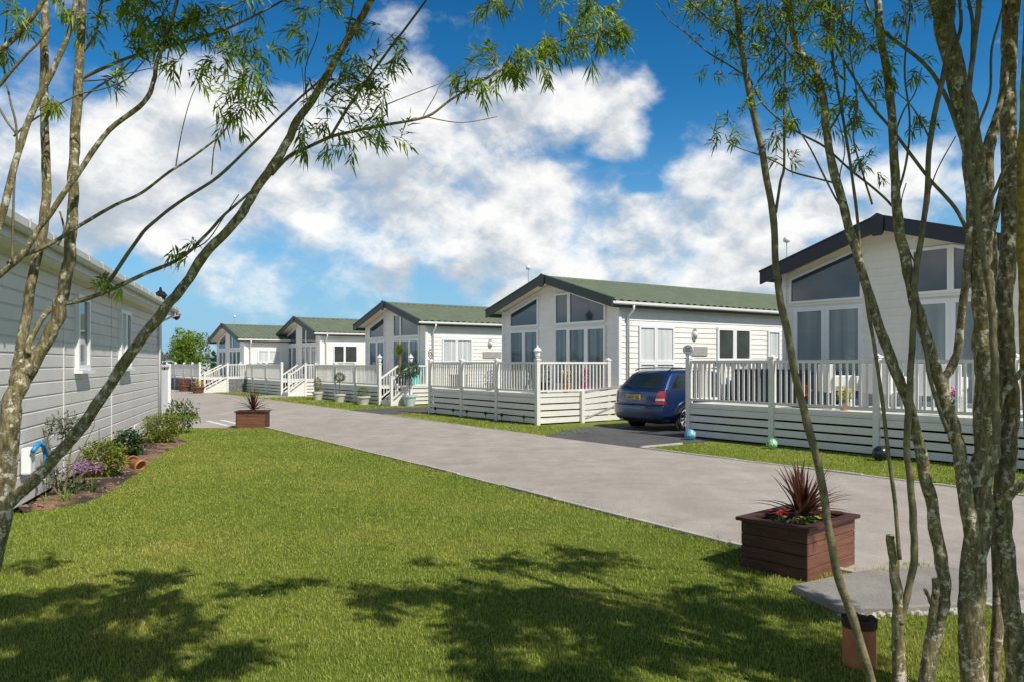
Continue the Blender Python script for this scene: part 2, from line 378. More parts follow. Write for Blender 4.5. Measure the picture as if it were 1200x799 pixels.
n_0 = dens(None); n_1 = dens((-.006, .036, .012)); n_2 = dens((-.02, .10, .03))
d0 = gm('MULTIPLY_ADD', gm('SUBTRACT', n_0, .5), 2.25, tot)
cover = N(nt, 'ShaderNodeMapRange', interpolation_type='SMOOTHSTEP'); L(d0, cover.inputs[0]); cover.inputs[1].default_value = .10; cover.inputs[2].default_value = .86
# brightness: lit where the cloud thins upwards, grey beneath thick cloud
lit = gm('MULTIPLY_ADD', gm('SUBTRACT', n_0, n_1), 2.6, gm('MULTIPLY', gm('SUBTRACT', n_0, n_2), 1.7))
lit = gm('ADD', lit, gm('MULTIPLY_ADD', d0, -.42, .86))
cr = ramp(nt, lit, [(0, (4.1, 4.55, 5.05)), (.35, (5.1, 5.45, 5.85)), (.62, (6.7, 6.85, 6.95)), (.95, (8.3, 8.25, 8.1))])
cover_s = wmth('MULTIPLY', cover.outputs[0], .97)
up = N(nt, 'ShaderNodeMapRange'); L(el, up.inputs[0]); up.inputs[1].default_value = -.01; up.inputs[2].default_value = .05
# a pale band of distance haze near the horizon
hz = N(nt, 'ShaderNodeMapRange', interpolation_type='SMOOTHSTEP'); L(el, hz.inputs[0]); hz.inputs[1].default_value = .34; hz.inputs[2].default_value = -.04
skyc = mixc(nt, wmth('MULTIPLY', hz.outputs[0], .92), SKYTINT, (2.2, 3.95, 6.2))
zn = N(nt, 'ShaderNodeMapRange', interpolation_type='SMOOTHSTEP'); L(el, zn.inputs[0]); zn.inputs[1].default_value = .12; zn.inputs[2].default_value = 1.0; zn.inputs[3].default_value = 1.0; zn.inputs[4].default_value = .34  # dims the sky upwards, mostly out of view, to deepen ground shade
skyc = mixc(nt, 1, skyc, zn.outputs[0], 'MULTIPLY')
fin = mixc(nt, wmth('MULTIPLY', cover_s, up.outputs[0]), skyc, cr.outputs[0])
L(fin, bg.inputs['Color'])

cam = bpy.data.cameras.new('camera'); co = bpy.data.objects.new('camera', cam); COL.objects.link(co)
co.location = (0, 0, CAM_H); co.rotation_euler = (R(90), 0, 0)
cam.sensor_width = 36; cam.lens = 36*FPX/1200; cam.shift_y = (HPX-399.5)/1200; cam.clip_start = .05; cam.clip_end = 2000
cam.dof.use_dof = False
S.camera = co
wd.cycles.sampling_method = 'MANUAL'; wd.cycles.sample_map_resolution = 256
S.view_settings.view_transform = 'Standard'; S.view_settings.look = 'None'; S.view_settings.exposure = 0
S.render.engine = 'CYCLES'

# ------------------------------------------------------------------ ground
def sheet(name, pts, z, mat, kind='structure', sub=0):
    mb = MB(); mb.poly([(p[0], p[1], z) for p in pts])
    o = mb.build(name, mat); return tag(o, kind=kind)
g = MB(); g.quad((-900, -300, 0), (900, -300, 0), (900, 1500, 0), (-900, 1500, 0))
tag(g.build('ground', M['lawn']), kind='structure')
def wall_x(Y): return -5.21 - .315*(Y - 7.91)          # line of the left lodge's long wall
ROAD_L = [(-12, 5.45), (-2, 5.48), (4.4, 5.5), (7, 5.62), (10.5, 5.8), (14, 5.92), (18.9, 6.02)]
ROAD_R = [(-12, 10.3), (0, 10.33), (6, 10.34), (10, 10.3), (16, 10.32), (21, 10.6), (27, 10.55), (36, 10.9), (44, 10.6), (52, 9.95), (64, 9.6)]
road = [W(*p) for p in ROAD_L] + [Vector((-8.7, 18.85, 0)), Vector((-16, 20.5, 0)), Vector((-30, 26, 0)), Vector((-48, 44, 0))] + [W(*p) for p in reversed(ROAD_R)]
sheet('road', road, .004, M['road'])
sheet('driveway', [W(10.45, 10.29), W(13.25, 10.29), W(14.6, 12.2), W(14.6, 27), W(11.6, 27), W(10.45, 12.4)], .008, M['drive'])
sheet('driveway', [W(21.9, 10.58), W(24.4, 10.55), W(24.6, 13), W(26.6, 27), W(22.2, 27), W(21.8, 13)], .008, M['drive'])
sheet('driveway', [W(35.6, 10.85), W(37.2, 10.85), W(39.4, 14), W(39.4, 28), W(35, 28), W(35, 14)], .008, M['road'])
for (a, b, w) in (((22.13, 5.42), (19.95, 5.42), .13), ((22.25, 5.82), (20.4, 5.80), .13)):
    sheet('road_marking', [W(a[0], a[1]-w/2), W(b[0], b[1]-w/2), W(b[0], b[1]+w/2), W(a[0], a[1]+w/2)], .008, M['line'])
sheet('verge', [Vector((-9.6, 20.6, 0)), Vector((-9.0, 22.2, 0)), Vector((-10.1, 24.6, 0)), Vector((-14, 25, 0)), Vector((-14, 21, 0))], .008, M['lawn'])

def edging(pts, w, z, name='kerb', off=0.0, seglen=.9):
    mb = MB()
    for (u0, v0), (u1, v1) in zip(pts, pts[1:]):
        n = max(1, int(abs(u1-u0)/seglen))
        for i in range(n):
            a = W(u0+(u1-u0)*i/n, v0+(v1-v0)*i/n+off); b = W(u0+(u1-u0)*(i+1)/n, v0+(v1-v0)*(i+1)/n+off)
            dd = (b-a).normalized()*.004
            zz = z + random.uniform(-.006, .006)
            a.z = b.z = zz/2 - .02
            mb.bar(a+dd, b-dd, w, zz+.04)
    return tag(mb.build(name, M['kerb'], bevel=.006), kind='structure')
edging(ROAD_L, .055, .03, off=-.03)
edging([(-12, 10.3), (0, 10.33), (6, 10.34), (10.38, 10.3)], .06, .022, off=.03)
edging([(10.4, 10.36), (10.4, 11.5)][:0] or [(13.3, 10.31), (16, 10.32), (21, 10.6), (21.8, 10.6)], .05, .014, off=.03)
edging([(24.5, 10.56), (27, 10.55), (35.5, 10.88)], .05, .014, off=.03)
mb = MB(); mb.bar(W(10.40, 10.38, .008), W(10.40, 11.5, .008), .06, .05); tag(mb.build('kerb', M['kerb'], bevel=.006), kind='structure')

# concrete slab where the path meets the road
sl_pts = [(1.95, 5.36), (2.08, 4.88), (2.42, 4.86), (2.92, 4.97), (3.5, 5.2), (3.62, 5.62), (3.3, 5.84), (2.62, 5.74), (2.36, 5.60)]
mb = MB(); mb.prism(sl_pts, lambda a, b, d: (a, b, d), -.03, .055)
tag(mb.build('pavement', M['concrete'], bevel=.012), kind='structure')
mb = MB(); random.seed(3)
for i in range(70):
    t = random.random(); x = 2.02+.9*t + random.gauss(0, .03); y = 4.81+.14*t + random.gauss(0, .025); r = random.uniform(.01, .028)
    mb.lathe([(r*.6, -.01), (r, r*.3), (r*.7, r*.9), (r*.2, r*1.1)], (x, y, 0), 6)
tag(mb.build('rubble', M['kerb']), kind='stuff')

random.seed(17); gr = MB()
for _ in range(900):
    u_ = random.uniform(1, 19); k_ = [(a, b) for a, b in zip(ROAD_L, ROAD_L[1:]) if a[0] <= u_ <= b[0]]
    if random.random() < .6 and k_: a, b = k_[0]; v_ = a[1]+(b[1]-a[1])*(u_-a[0])/(b[0]-a[0]) + abs(random.gauss(0, .12)) + .01
    else: v_ = 10.28-abs(random.gauss(0, .14))
    p_ = W(u_, v_, .004); r = random.uniform(.003, .011); gr.lathe([(r*.6, -.2*r), (r, .3*r), (r*.4, .9*r)], p_, 5)
tag(gr.build('grit', M['kerb']), 'loose grit along both edges of the road', 'grit', kind='stuff')
# lawn blades (short mown turf): dense near the camera, thinner away from it
def inside(px, py, poly):
    ins = np.zeros(len(px), bool); n = len(poly); j = n-1
    for i in range(n):
        xi, yi = poly[i][0], poly[i][1]; xj, yj = poly[j][0], poly[j][1]
        c = ((yi > py) != (yj > py)) & (px < (xj-xi)*(py-yi)/(yj-yi+1e-12) + xi)
        ins ^= c; j = i
    return ins
rng = np.random.default_rng(11)
def blades(name, polys, zones, holes=(), h=(.012, .027), wmul=1.0, mat=None):
    allp = []; allh = []; allw = []
    for (x0, x1, y0, y1, dens_, hm, wm_) in zones:
        n = int((x1-x0)*(y1-y0)*dens_)
        x = rng.uniform(x0, x1, n); y = rng.uniform(y0, y1, n)
        k = np.zeros(n, bool)
        for p in polys: k |= inside(x, y, p)
        for p in holes: k &= ~inside(x, y, p)
        x = x[k]; y = y[k]
        allp.append(np.stack([x, y], 1)); allh.append(rng.uniform(*h, len(x))*hm); allw.append(np.full(len(x), wm_*wmul)*rng.uniform(.7, 1.3, len(x)))
    p = np.concatenate(allp); hh = np.concatenate(allh); ww = np.concatenate(allw); n = len(p)
    a = rng.uniform(0, 2*np.pi, n); lean = rng.uniform(.1, .9, n)*hh; la = a + np.pi/2 + rng.normal(0, .5, n)
    dx, dy = np.cos(a)*ww/2, np.sin(a)*ww/2; lx, ly = np.cos(la)*lean, np.sin(la)*lean
    v = np.zeros((n, 5, 3))
    v[:, 0] = np.stack([p[:, 0]-dx, p[:, 1]-dy, np.full(n, -.002)], 1); v[:, 1] = np.stack([p[:, 0]+dx, p[:, 1]+dy, np.full(n, -.002)], 1)
    v[:, 2] = np.stack([p[:, 0]+dx*.7+lx*.35, p[:, 1]+dy*.7+ly*.35, hh*.6], 1); v[:, 3] = np.stack([p[:, 0]-dx*.7+lx*.35, p[:, 1]-dy*.7+ly*.35, hh*.6], 1)
    v[:, 4] = np.stack([p[:, 0]+lx, p[:, 1]+ly, hh], 1)
    me = bpy.data.meshes.new(name); me.vertices.add(n*5); me.vertices.foreach_set('co', v.reshape(-1))
    b = (np.arange(n)*5)[:, None]
    loops = np.concatenate([b+np.array([[0, 1, 2, 3]]), b+np.array([[3, 2, 4]])], 1).reshape(-1)
    me.loops.add(n*7); me.loops.foreach_set('vertex_index', loops.astype(np.int32))
    st = np.stack([np.arange(n)*7, np.arange(n)*7+4], 1).reshape(-1)
    me.polygons.add(n*2); me.polygons.foreach_set('loop_start', st.astype(np.int32))
    me.update(calc_edges=True); me.validate()
    me.materials.append(mat or M['blade'])
    o = bpy.data.objects.new(name, me); COL.objects.link(o)
    return o
BED = [(-5.35, 8.2), (-5.05, 8.35), (-4.88, 8.8), (-4.98, 9.5), (-5.2, 10.3), (-5.45, 11.2), (-5.72, 12.0), (-6.02, 13.0), (-6.35, 14.2), (-6.48, 15.2), (-6.8, 16.0), (-7.2, 16.1), (-7.75, 15.95), (-5.5, 8.2)]
LAWN = [tuple(W(u, v-.045)[:2]) for u, v in ROAD_L if u > -6] + [(-8.4, 18.8)] + [(wall_x(Y)-.0, Y) for Y in (18.5, 7.2)] + [(-9, 4), (-9, -1), (4, -1)]
o = blades('lawn_grass', [LAWN], [(-4.2, 3.4, 3.0, 5.2, 7500, .95, .0048), (-5.2, 3, 5.2, 7.5, 4600, .95, .006), (-6.2, 2.2, 7.5, 10.5, 2500, .95, .008), (-7.5, .5, 10.5, 14, 1300, .95, .011), (-8.6, -2, 14, 19, 700, 1.0, .016)],
           holes=[BED, sl_pts])
tag(o, 'short mown lawn grass in front of the left lodge', 'grass', kind='stuff')
def vz(u0, u1, v0, v1): return [tuple(W(u0, v0)[:2]), tuple(W(u1, v0)[:2]), tuple(W(u1, v1)[:2]), tuple(W(u0, v1)[:2])]
o = blades('verge_grass', [vz(-2, 10.34, 10.38, 12.75), vz(13.3, 21.8, 10.4, 12), vz(24.5, 35.5, 10.6, 13.3), vz(37.3, 43.5, 10.9, 13.2)],
           [(-1, 12, 4, 15, 620, 1.15, .013), (-6, 4, 15, 24.5, 330, 1.3, .02), (-18, -2, 24.5, 46, 120, 1.7, .035)])
tag(o, 'strips of grass between the road and the lodge decks', 'grass', kind='stuff')
# longer tufts along edges
random.seed(5); tp = []
for u, v in [(random.uniform(2.5, 18.5), 0) for _ in range(320)]:
    k = [(a, b) for a, b in zip(ROAD_L, ROAD_L[1:]) if a[0] <= u <= b[0]][0]; t = (u-k[0][0])/(k[1][0]-k[0][0]); vv = k[0][1]+t*(k[1][1]-k[0][1])
    c = W(u, vv-.03-random.random()*.09); s_ = random.uniform(.02, .08)
    tp.append([(c.x-s_, c.y-s_), (c.x+s_, c.y-s_), (c.x+s_, c.y+s_), (c.x-s_, c.y+s_)])
c0 = [(2.9, 5.95), (3.25, 5.9), (3.3, 6.1), (3.0, 6.15)]; tp += [c0, [(2.3, 5.6), (2.8, 5.78), (2.9, 5.95), (2.25, 5.75)], [(1.75, 5.3), (1.95, 4.8), (1.85, 4.75), (1.6, 5.3)]]
o = blades('edge_tufts', tp, [(0, 3.6, 4, 7, 1900, 1.9, .006), (-7, 2.5, 7, 19, 1100, 1.6, .011)])
tag(o, 'longer unmown grass tufts along the road edge of the lawn', 'grass', kind='stuff')
# ------------------------------------------------------------------ windows, walls, roofs
def inset(poly, w):
    k = len(poly); ar = sum(poly[i][0]*poly[(i+1) % k][1]-poly[(i+1) % k][0]*poly[i][1] for i in range(k))
    sg = 1 if ar > 0 else -1; out = []
    for i in range(k):
        p0, p1, p2 = Vector(poly[i-1]), Vector(poly[i]), Vector(poly[(i+1) % k])
        d1 = (p1-p0).normalized(); d2 = (p2-p1).normalized()
        n1 = Vector((-d1.y, d1.x))*sg; n2 = Vector((-d2.y, d2.x))*sg
        b = (n1+n2); out.append(tuple(p1 + b*(w/max(.25, 1+n1.dot(n2)))))
    return out
def window(poly, fn, parent, pane, fw=.065, depth=.070, sill=False, fmat=None, bars=()):
    """fn(a, z, d): a along the wall, z up, d out of the wall."""
    q = inset(poly, fw); k = len(poly); f = MB()
    for i in range(k):
        j = (i+1) % k
        f.quad(fn(*poly[i], depth), fn(*poly[j], depth), fn(*q[j], depth), fn(*q[i], depth))
        f.quad(fn(*poly[i], -.01), fn(*poly[j], -.01), fn(*poly[j], depth), fn(*poly[i], depth))
        f.quad(fn(*q[i], depth), fn(*q[j], depth), fn(*q[j], .030), fn(*q[i], .030))
    for (a, z0, z1, bw) in bars:
        f.prism([(a-bw/2, z0), (a+bw/2, z0), (a+bw/2, z1), (a-bw/2, z1)], fn, .006, depth-.008)
    if sill:
        xs = [p[0] for p in poly]; zb = min(p[1] for p in poly)
        f.prism([(min(xs)-.04, zb-.045), (max(xs)+.04, zb-.045), (max(xs)+.04, zb-.004), (min(xs)-.04, zb-.004)], fn, -.01, depth+.05)
    o = f.build('window', fmat or M['trim'], parent)
    g = MB(); g.poly([fn(*p, .036) for p in inset(poly, fw-.004)]); g.build('pane', pane, o)
    return o
def rect(a0, a1, z0, z1): return [(a0, z0), (a1, z0), (a1, z1), (a0, z1)]
def siding(mb, fn, a_of_z, z0, z1, h=.15, proud=.02):
    """lapped boards; a_of_z(z) -> (a0, a1)"""
    z = z0
    while z < z1-1e-4:
        zt = min(z+h, z1); l0, r0 = a_of_z(z); l1, r1 = a_of_z(zt)
        mb.quad(fn(l0, z, proud), fn(r0, z, proud), fn(r1, zt, .003), fn(l1, zt, .003))
        mb.quad(fn(l0, z, .0), fn(r0, z, .0), fn(r0, z, proud), fn(l0, z, proud))
        z = zt

def roof_panel(mb, x_r, x_e, z_r, z_e, y0, y1, pitch=.2, amp=.030, rows=2, per=6):
    n = int((y1-y0)/pitch*per); cols = []
    for j in range(rows):
        t0, t1 = j/rows, (j+1)/rows
        off = .014*(rows-1-j)/rows*0
        b = len(mb.v)
        for i in range(n+1):
            y = y0+(y1-y0)*i/n; ph = 2*math.pi*y/pitch
            wv = amp*(abs(math.sin(ph/2))**.8*2-1)
            for t, lift in ((t0, .0), (t1, .0)):
                mb.v.append((x_r+(x_e-x_r)*t, y, z_r+(z_e-z_r)*t+wv+lift))
        for i in range(n):
            q = (b+2*i, b+2*i+1, b+2*i+3, b+2*i+2)
            mb.f.append(q if x_e > x_r else q[::-1])
    return mb

def roofmat(name, c):
    m, nt, bs = newmat(name); L = nt.links.new
    co = N(nt, 'ShaderNodeTexCoord').outputs['Object']
    n1 = N(nt, 'ShaderNodeTexNoise', i_Scale=2.2, i_Detail=7, i_Roughness=.6); L(co, n1.inputs['Vector'])
    n2 = N(nt, 'ShaderNodeTexNoise', i_Scale=120, i_Detail=2); L(co, n2.inputs['Vector'])
    r = ramp(nt, n1.outputs['Fac'], [(.3, tuple(x*.86 for x in c)), (.7, tuple(x*1.12 for x in c))])
    r2 = ramp(nt, n2.outputs['Fac'], [(.3, (.8, .8, .8)), (.7, (1.2, 1.2, 1.2))])
    L(mixc(nt, 1, r.outputs[0], r2.outputs[0], 'MULTIPLY'), bs.inputs['Base Color'])
    bs.inputs['Roughness'].default_value = .62; bs.inputs['Specular IOR Level'].default_value = .3
    return m
M['roof'] = roofmat('green_pressed_metal_roof', (.142, .168, .108))
M['roof_grey'] = roofmat('grey_pressed_metal_roof', (.14, .14, .14))
M['soffit'] = P('cream_soffit', (.72, .66, .52), .6, .04, 3)

FLOOR = .74
def lodge(name_label, u_c, v_roof, W_, za, zt, fascia, wallmat, hb, gable, side, length=12.6, dz=0.0, oh=.5, right_side=True, aerial=None, number=False):
    t = thing('holiday_lodge', name_label, 'lodge', W(u_c, v_roof+oh, dz), ROADROT, 'lodges in a row along the road')
    k = (za-zt)/W_; bw = W_-.28                         # roof slope and half width of the body
    ze = za-k*bw-.10                                    # wall top at the eaves
    front = lambda a, z, d: (a, -d, z)
    rside = lambda a, z, d: (bw+d, a, z)
    lside = lambda a, z, d: (-bw-d, a, z)
    mb = MB()
    prof = [(-bw, .12), (bw, .12), (bw, ze), (0, za-.10), (-bw, ze)]
    mb.prism(prof, lambda a, b, d: (a, d, b), 0, length)
    siding(mb, front, lambda z: (-min(bw, (za-.10-z)/k), min(bw, (za-.10-z)/k)), FLOOR-.04, za-.16, .17, .032)
    siding(mb, rside, lambda z: (0, length), FLOOR-.04, ze, .15)
    mb.build('wall', wallmat, t)
    sk = MB()
    for i in range(4):
        sk.box(bw+.004, bw+.03, .0, length, .06+i*.16, .06+i*.16+.135)
    sk.build('skirting', M['deckpvc'], t)
    for sx_ in (-1, 1):
        ct = MB(); ct.box(sx_*bw-.055 if sx_ < 0 else bw-.05, sx_*bw+.05 if sx_ < 0 else bw+.055, -.045, .06, .1, ze+.02)
        ct.build('corner_trim', M['white'], t)
    ctr = MB(); ctr.box(.46, .50, -.032, -.002, FLOOR, za-.10-k*.52); ctr.build('joint_trim', M['white'], t)
    # roof
    rf = MB()
    roof_panel(rf, .04, W_, za-.012, zt, -oh+.03, length+.3, .30, .034); roof_panel(rf, -.04, -W_, za-.012, zt, -oh+.03, length+.3, .30, .034)
    rf.build('roof', M['roof'], t, smooth=True)
    rc = MB(); rc.prism([(-.16, za-.03), (0, za+.045), (.16, za-.03), (.12, za-.05), (0, za+.0), (-.12, za-.05)], lambda a, b, d: (a, d, b), -oh+.02, length+.3)
    rc.build('ridge_cap', M['roof'], t)
    sf = MB()
    for sg in (1, -1):
        sf.quad((0, -oh, za-.075), (sg*W_, -oh, zt-.075), (sg*W_, length+.3, zt-.075), (0, length+.3, za-.075))
    sf.build('soffit', M['soffit'], t)
    for sg in (1, -1):
        bb = MB()
        P_ = [(0, za+.055), (sg*(W_+.03), zt+.05), (sg*(W_+.03), zt-hb+.05), (0, za-hb+.055)]
        bb.prism(P_, lambda a, b, d: (a, d, b), -oh-.05, -oh+.0)
        bb.prism([(0, za+.075), (sg*(W_+.045), zt+.07), (sg*(W_+.045), zt+.035), (0, za+.04)], lambda a, b, d: (a, d, b), -oh-.07, -oh+.05)
        o = bb.build('barge_board', fascia, t)
    fi = MB(); fi.prism([(-.13, za+.03), (0, za+.10), (.13, za+.03), (.13, za-hb-.02), (.08, za-hb-.07), (-.08, za-hb-.07), (-.13, za-hb-.02)], lambda a, b, d: (a, d, b), -oh-.09, -oh-.052)
    fi.build('finial_plate', fascia, t)
    # gutters and downpipes
    for sg in (1, -1):
        gt = MB(); xg = sg*(W_+.015)
        gp = [(xg-.055, zt-.02), (xg-.05, zt-.085), (xg, zt-.115), (xg+.05, zt-.085), (xg+.055, zt-.02), (xg+.042, zt-.02), (xg+.038, zt-.075), (xg, zt-.10), (xg-.038, zt-.075), (xg-.042, zt-.02)]
        gt.prism(gp, lambda a, b, d: (a, d, b), -oh+.06, length+.28)
        g_ = gt.build('gutter', M['white'], t)
        fb = MB(); fb.box(min(sg*(W_-.045), sg*(W_-.07)), max(sg*(W_-.045), sg*(W_-.07)), -oh+.03, length+.25, zt-.19, zt-.02); fb.build('fascia', fascia if hb < .3 else M['fascia_g'], t)
        dp = MB(); xb = sg*(bw+.075)
        dp.tube([(xg, .30, zt-.10), (xg, .30, zt-.22), (xb, .30, zt-.42), (xb, .30, .1)], .034, 10); dp.build('downpipe', M['white'], t, smooth=True)
    gable(t, front, za, k, bw, ze)
    side(t, rside, bw, ze)
    if aerial:
        ax, ay, az_, hgt = aerial
        am = MB(); am.tube([(ax, ay, az_-.3), (ax, ay, az_+hgt)], .012, 6)
        a_ = am.build('aerial_mast', M['galv'], t)
        dk = MB(); dk.lathe([(.02, -.02), (.07, 0), (.085, .05), (.07, .1), (.02, .14)], (ax, ay, az_+hgt), 12); dk.build('aerial_head', M['white'], a_, smooth=True)
    return t

def gable_std(dy=0.0, flip=False):
    def g(t, fn, za, k, bw, ze):
        top = lambda a: za-.10-k*abs(a)-.16
        zd = 2.66+dy; zt0 = zd+.10
        # left door pair with raked light over it
        window(rect(-2.42, -1.62, FLOOR, zd), fn, t, M['pane2'], .075); window(rect(-1.616, -.84, FLOOR, zd), fn, t, M['pane2'], .075)
        window([(-2.42, zt0), (-.84, zt0), (-.84, top(.84)), (-2.42, top(2.42))], fn, t, M['pane'], .06)
        # right: fixed light and door pair, with raked lights
        window(rect(.02, .66, FLOOR+.18, zd), fn, t, M['pane2'], .06); window(rect(.664, 1.50, FLOOR, zd), fn, t, M['pane2'], .08); window(rect(1.504, 2.34, FLOOR, zd), fn, t, M['pane2'], .08)
        window([(.02, zt0), (.70, zt0), (.70, top(.70)-.04), (.02, top(.70)-.04)], fn, t, M['pane'], .06)
        window([(.704, zt0), (2.34, zt0), (2.34, top(2.34)), (.704, top(.704))], fn, t, M['pane'], .06)
    return g
def wall_light(t, fn, a, z):
    b = MB(); b.prism([(a+.11*math.cos(q), z+.19*math.sin(q)) for q in [i*math.pi/8 for i in range(16)]], fn, 0, .05)
    o = b.build('wall_light', M['galv'], t)
    c = MB(); p = fn(a, z, .075); c.ball((p[0], p[1], p[2]), .075, 12, 8, 1.3); c.build('light_globe', M['white'], o, smooth=True)
def plaque(t, fn, a0, a1, z0, z1):
    b = MB(); b.prism(rect(a0, a1, z0, z1), fn, 0, .045); b.build('name_plaque', M['greywood'], t, bevel=.006)
def side_std(first='tall', lamp=True, pl=True, mats=('blind', 'pane_dark', 'curtain'), dy=0.0):
    def s(t, fn, bw, ze):
        zt_ = 2.66+dy
        for a0, a1 in ((.75, 1.42), (1.424, 2.20)):
            window(rect(a0, a1, 1.62, zt_), fn, t, M[mats[0]], .06, sill=False)
            if first == 'tall': window(rect(a0, a1, FLOOR+.1, 1.616), fn, t, M[mats[0]], .06)
        for a0, a1 in ((4.15, 4.98), (4.984, 5.80)):
            window(rect(a0, a1, 1.66, zt_+.04), fn, t, M[mats[1]], .085, sill=True)
        window(rect(6.70, 7.35, 1.0, zt_), fn, t, M[mats[2]], .06, sill=True)
        if lamp: wall_light(t, fn, 3.12, 2.45)
        if pl: plaque(t, fn, 2.75, 3.70, 1.82, 2.10)
    return s
def gable_a(t, fn, za, k, bw, ze):
    top = lambda a: za-.10-k*abs(a)-.17
    zd = 2.86
    window(rect(-2.30, -1.50, FLOOR, zd), fn, t, M['pane_a'], .09); window(rect(-1.496, -.62, FLOOR, zd), fn, t, M['pane_a'], .09)
    window([(-2.42, zd+.11), (-.62, zd+.11), (-.62, top(.62)), (-2.42, top(2.42))], fn, t, M['pane'], .05)
    window(rect(.42, 1.20, FLOOR, zd), fn, t, M['pane_a'], .09); window(rect(1.204, 2.0, FLOOR, zd), fn, t, M['pane_a'], .09)
    window([(.42, zd+.11), (1.20, zd+.11), (1.20, top(1.20)-.02), (.42, top(1.20)-.02)], fn, t, M['pane'], .06)
    window([(1.204, zd+.11), (2.0, zd+.11), (2.0, top(2.0)), (1.204, top(1.204))], fn, t, M['pane'], .06)
def side_plain(t, fn, bw, ze):
    for a0, a1 in ((1.2, 1.9), (1.904, 2.6), (6, 7)): window(rect(a0, a1, 1.5, 2.7), fn, t, M['curtain'], .06, sill=True)

A = lodge('cream lodge with blue-black roof edge, nearest on the right behind the bare tree stems', 8.50, 15.3, 2.85, 4.57, 3.69, M['fascia_k'], M['cream2'], .30, gable_a, side_plain, aerial=(-2.95, .6, 3.7, .85))
B = lodge('cream lodge with green roof and dark green gable boards, beside the blue estate car', 18.75, 14.5, 3.12, 4.24, 3.32, M['fascia_g'], M['cream'], .25, gable_std(), side_std(), aerial=(-1.7, .2, 3.74, .95))
nb = MB(); nb.box(.58, .74, -.05, -.034, 2.02, 2.14); nb.build('number_plate', M['greywood'], B)
Cc = lodge('green roofed cream lodge behind the ball-headed tree in a pale pot', 30.25, 14.7, 3.1, 4.20, 3.29, M['fascia_g'], M['cream'], .25, gable_std(-.05), side_std('short', mats=('curtain', 'pane_dark', 'curtain'), dy=-.05), dz=-.02)
D = lodge('green roofed cream lodge with two dark side windows, second from the far end', 43.9, 15.6, 3.06, 4.24, 3.30, M['fascia_g'], M['cream'], .25, gable_std(-.05), side_std('short', False, False, ('pane_dark', 'pane_dark', 'curtain'), -.05), dz=-.02)
Ee = lodge('green roofed cream lodge farthest along the road, beside the round green tree', 49.1, 12.9, 3.25, 3.95, 3.02, M['fascia_g'], M['cream'], .22, gable_std(-.30), side_std('short', False, False, ('blind', 'blind', 'curtain'), -.3), aerial=(.2, .2, 3.85, .55))

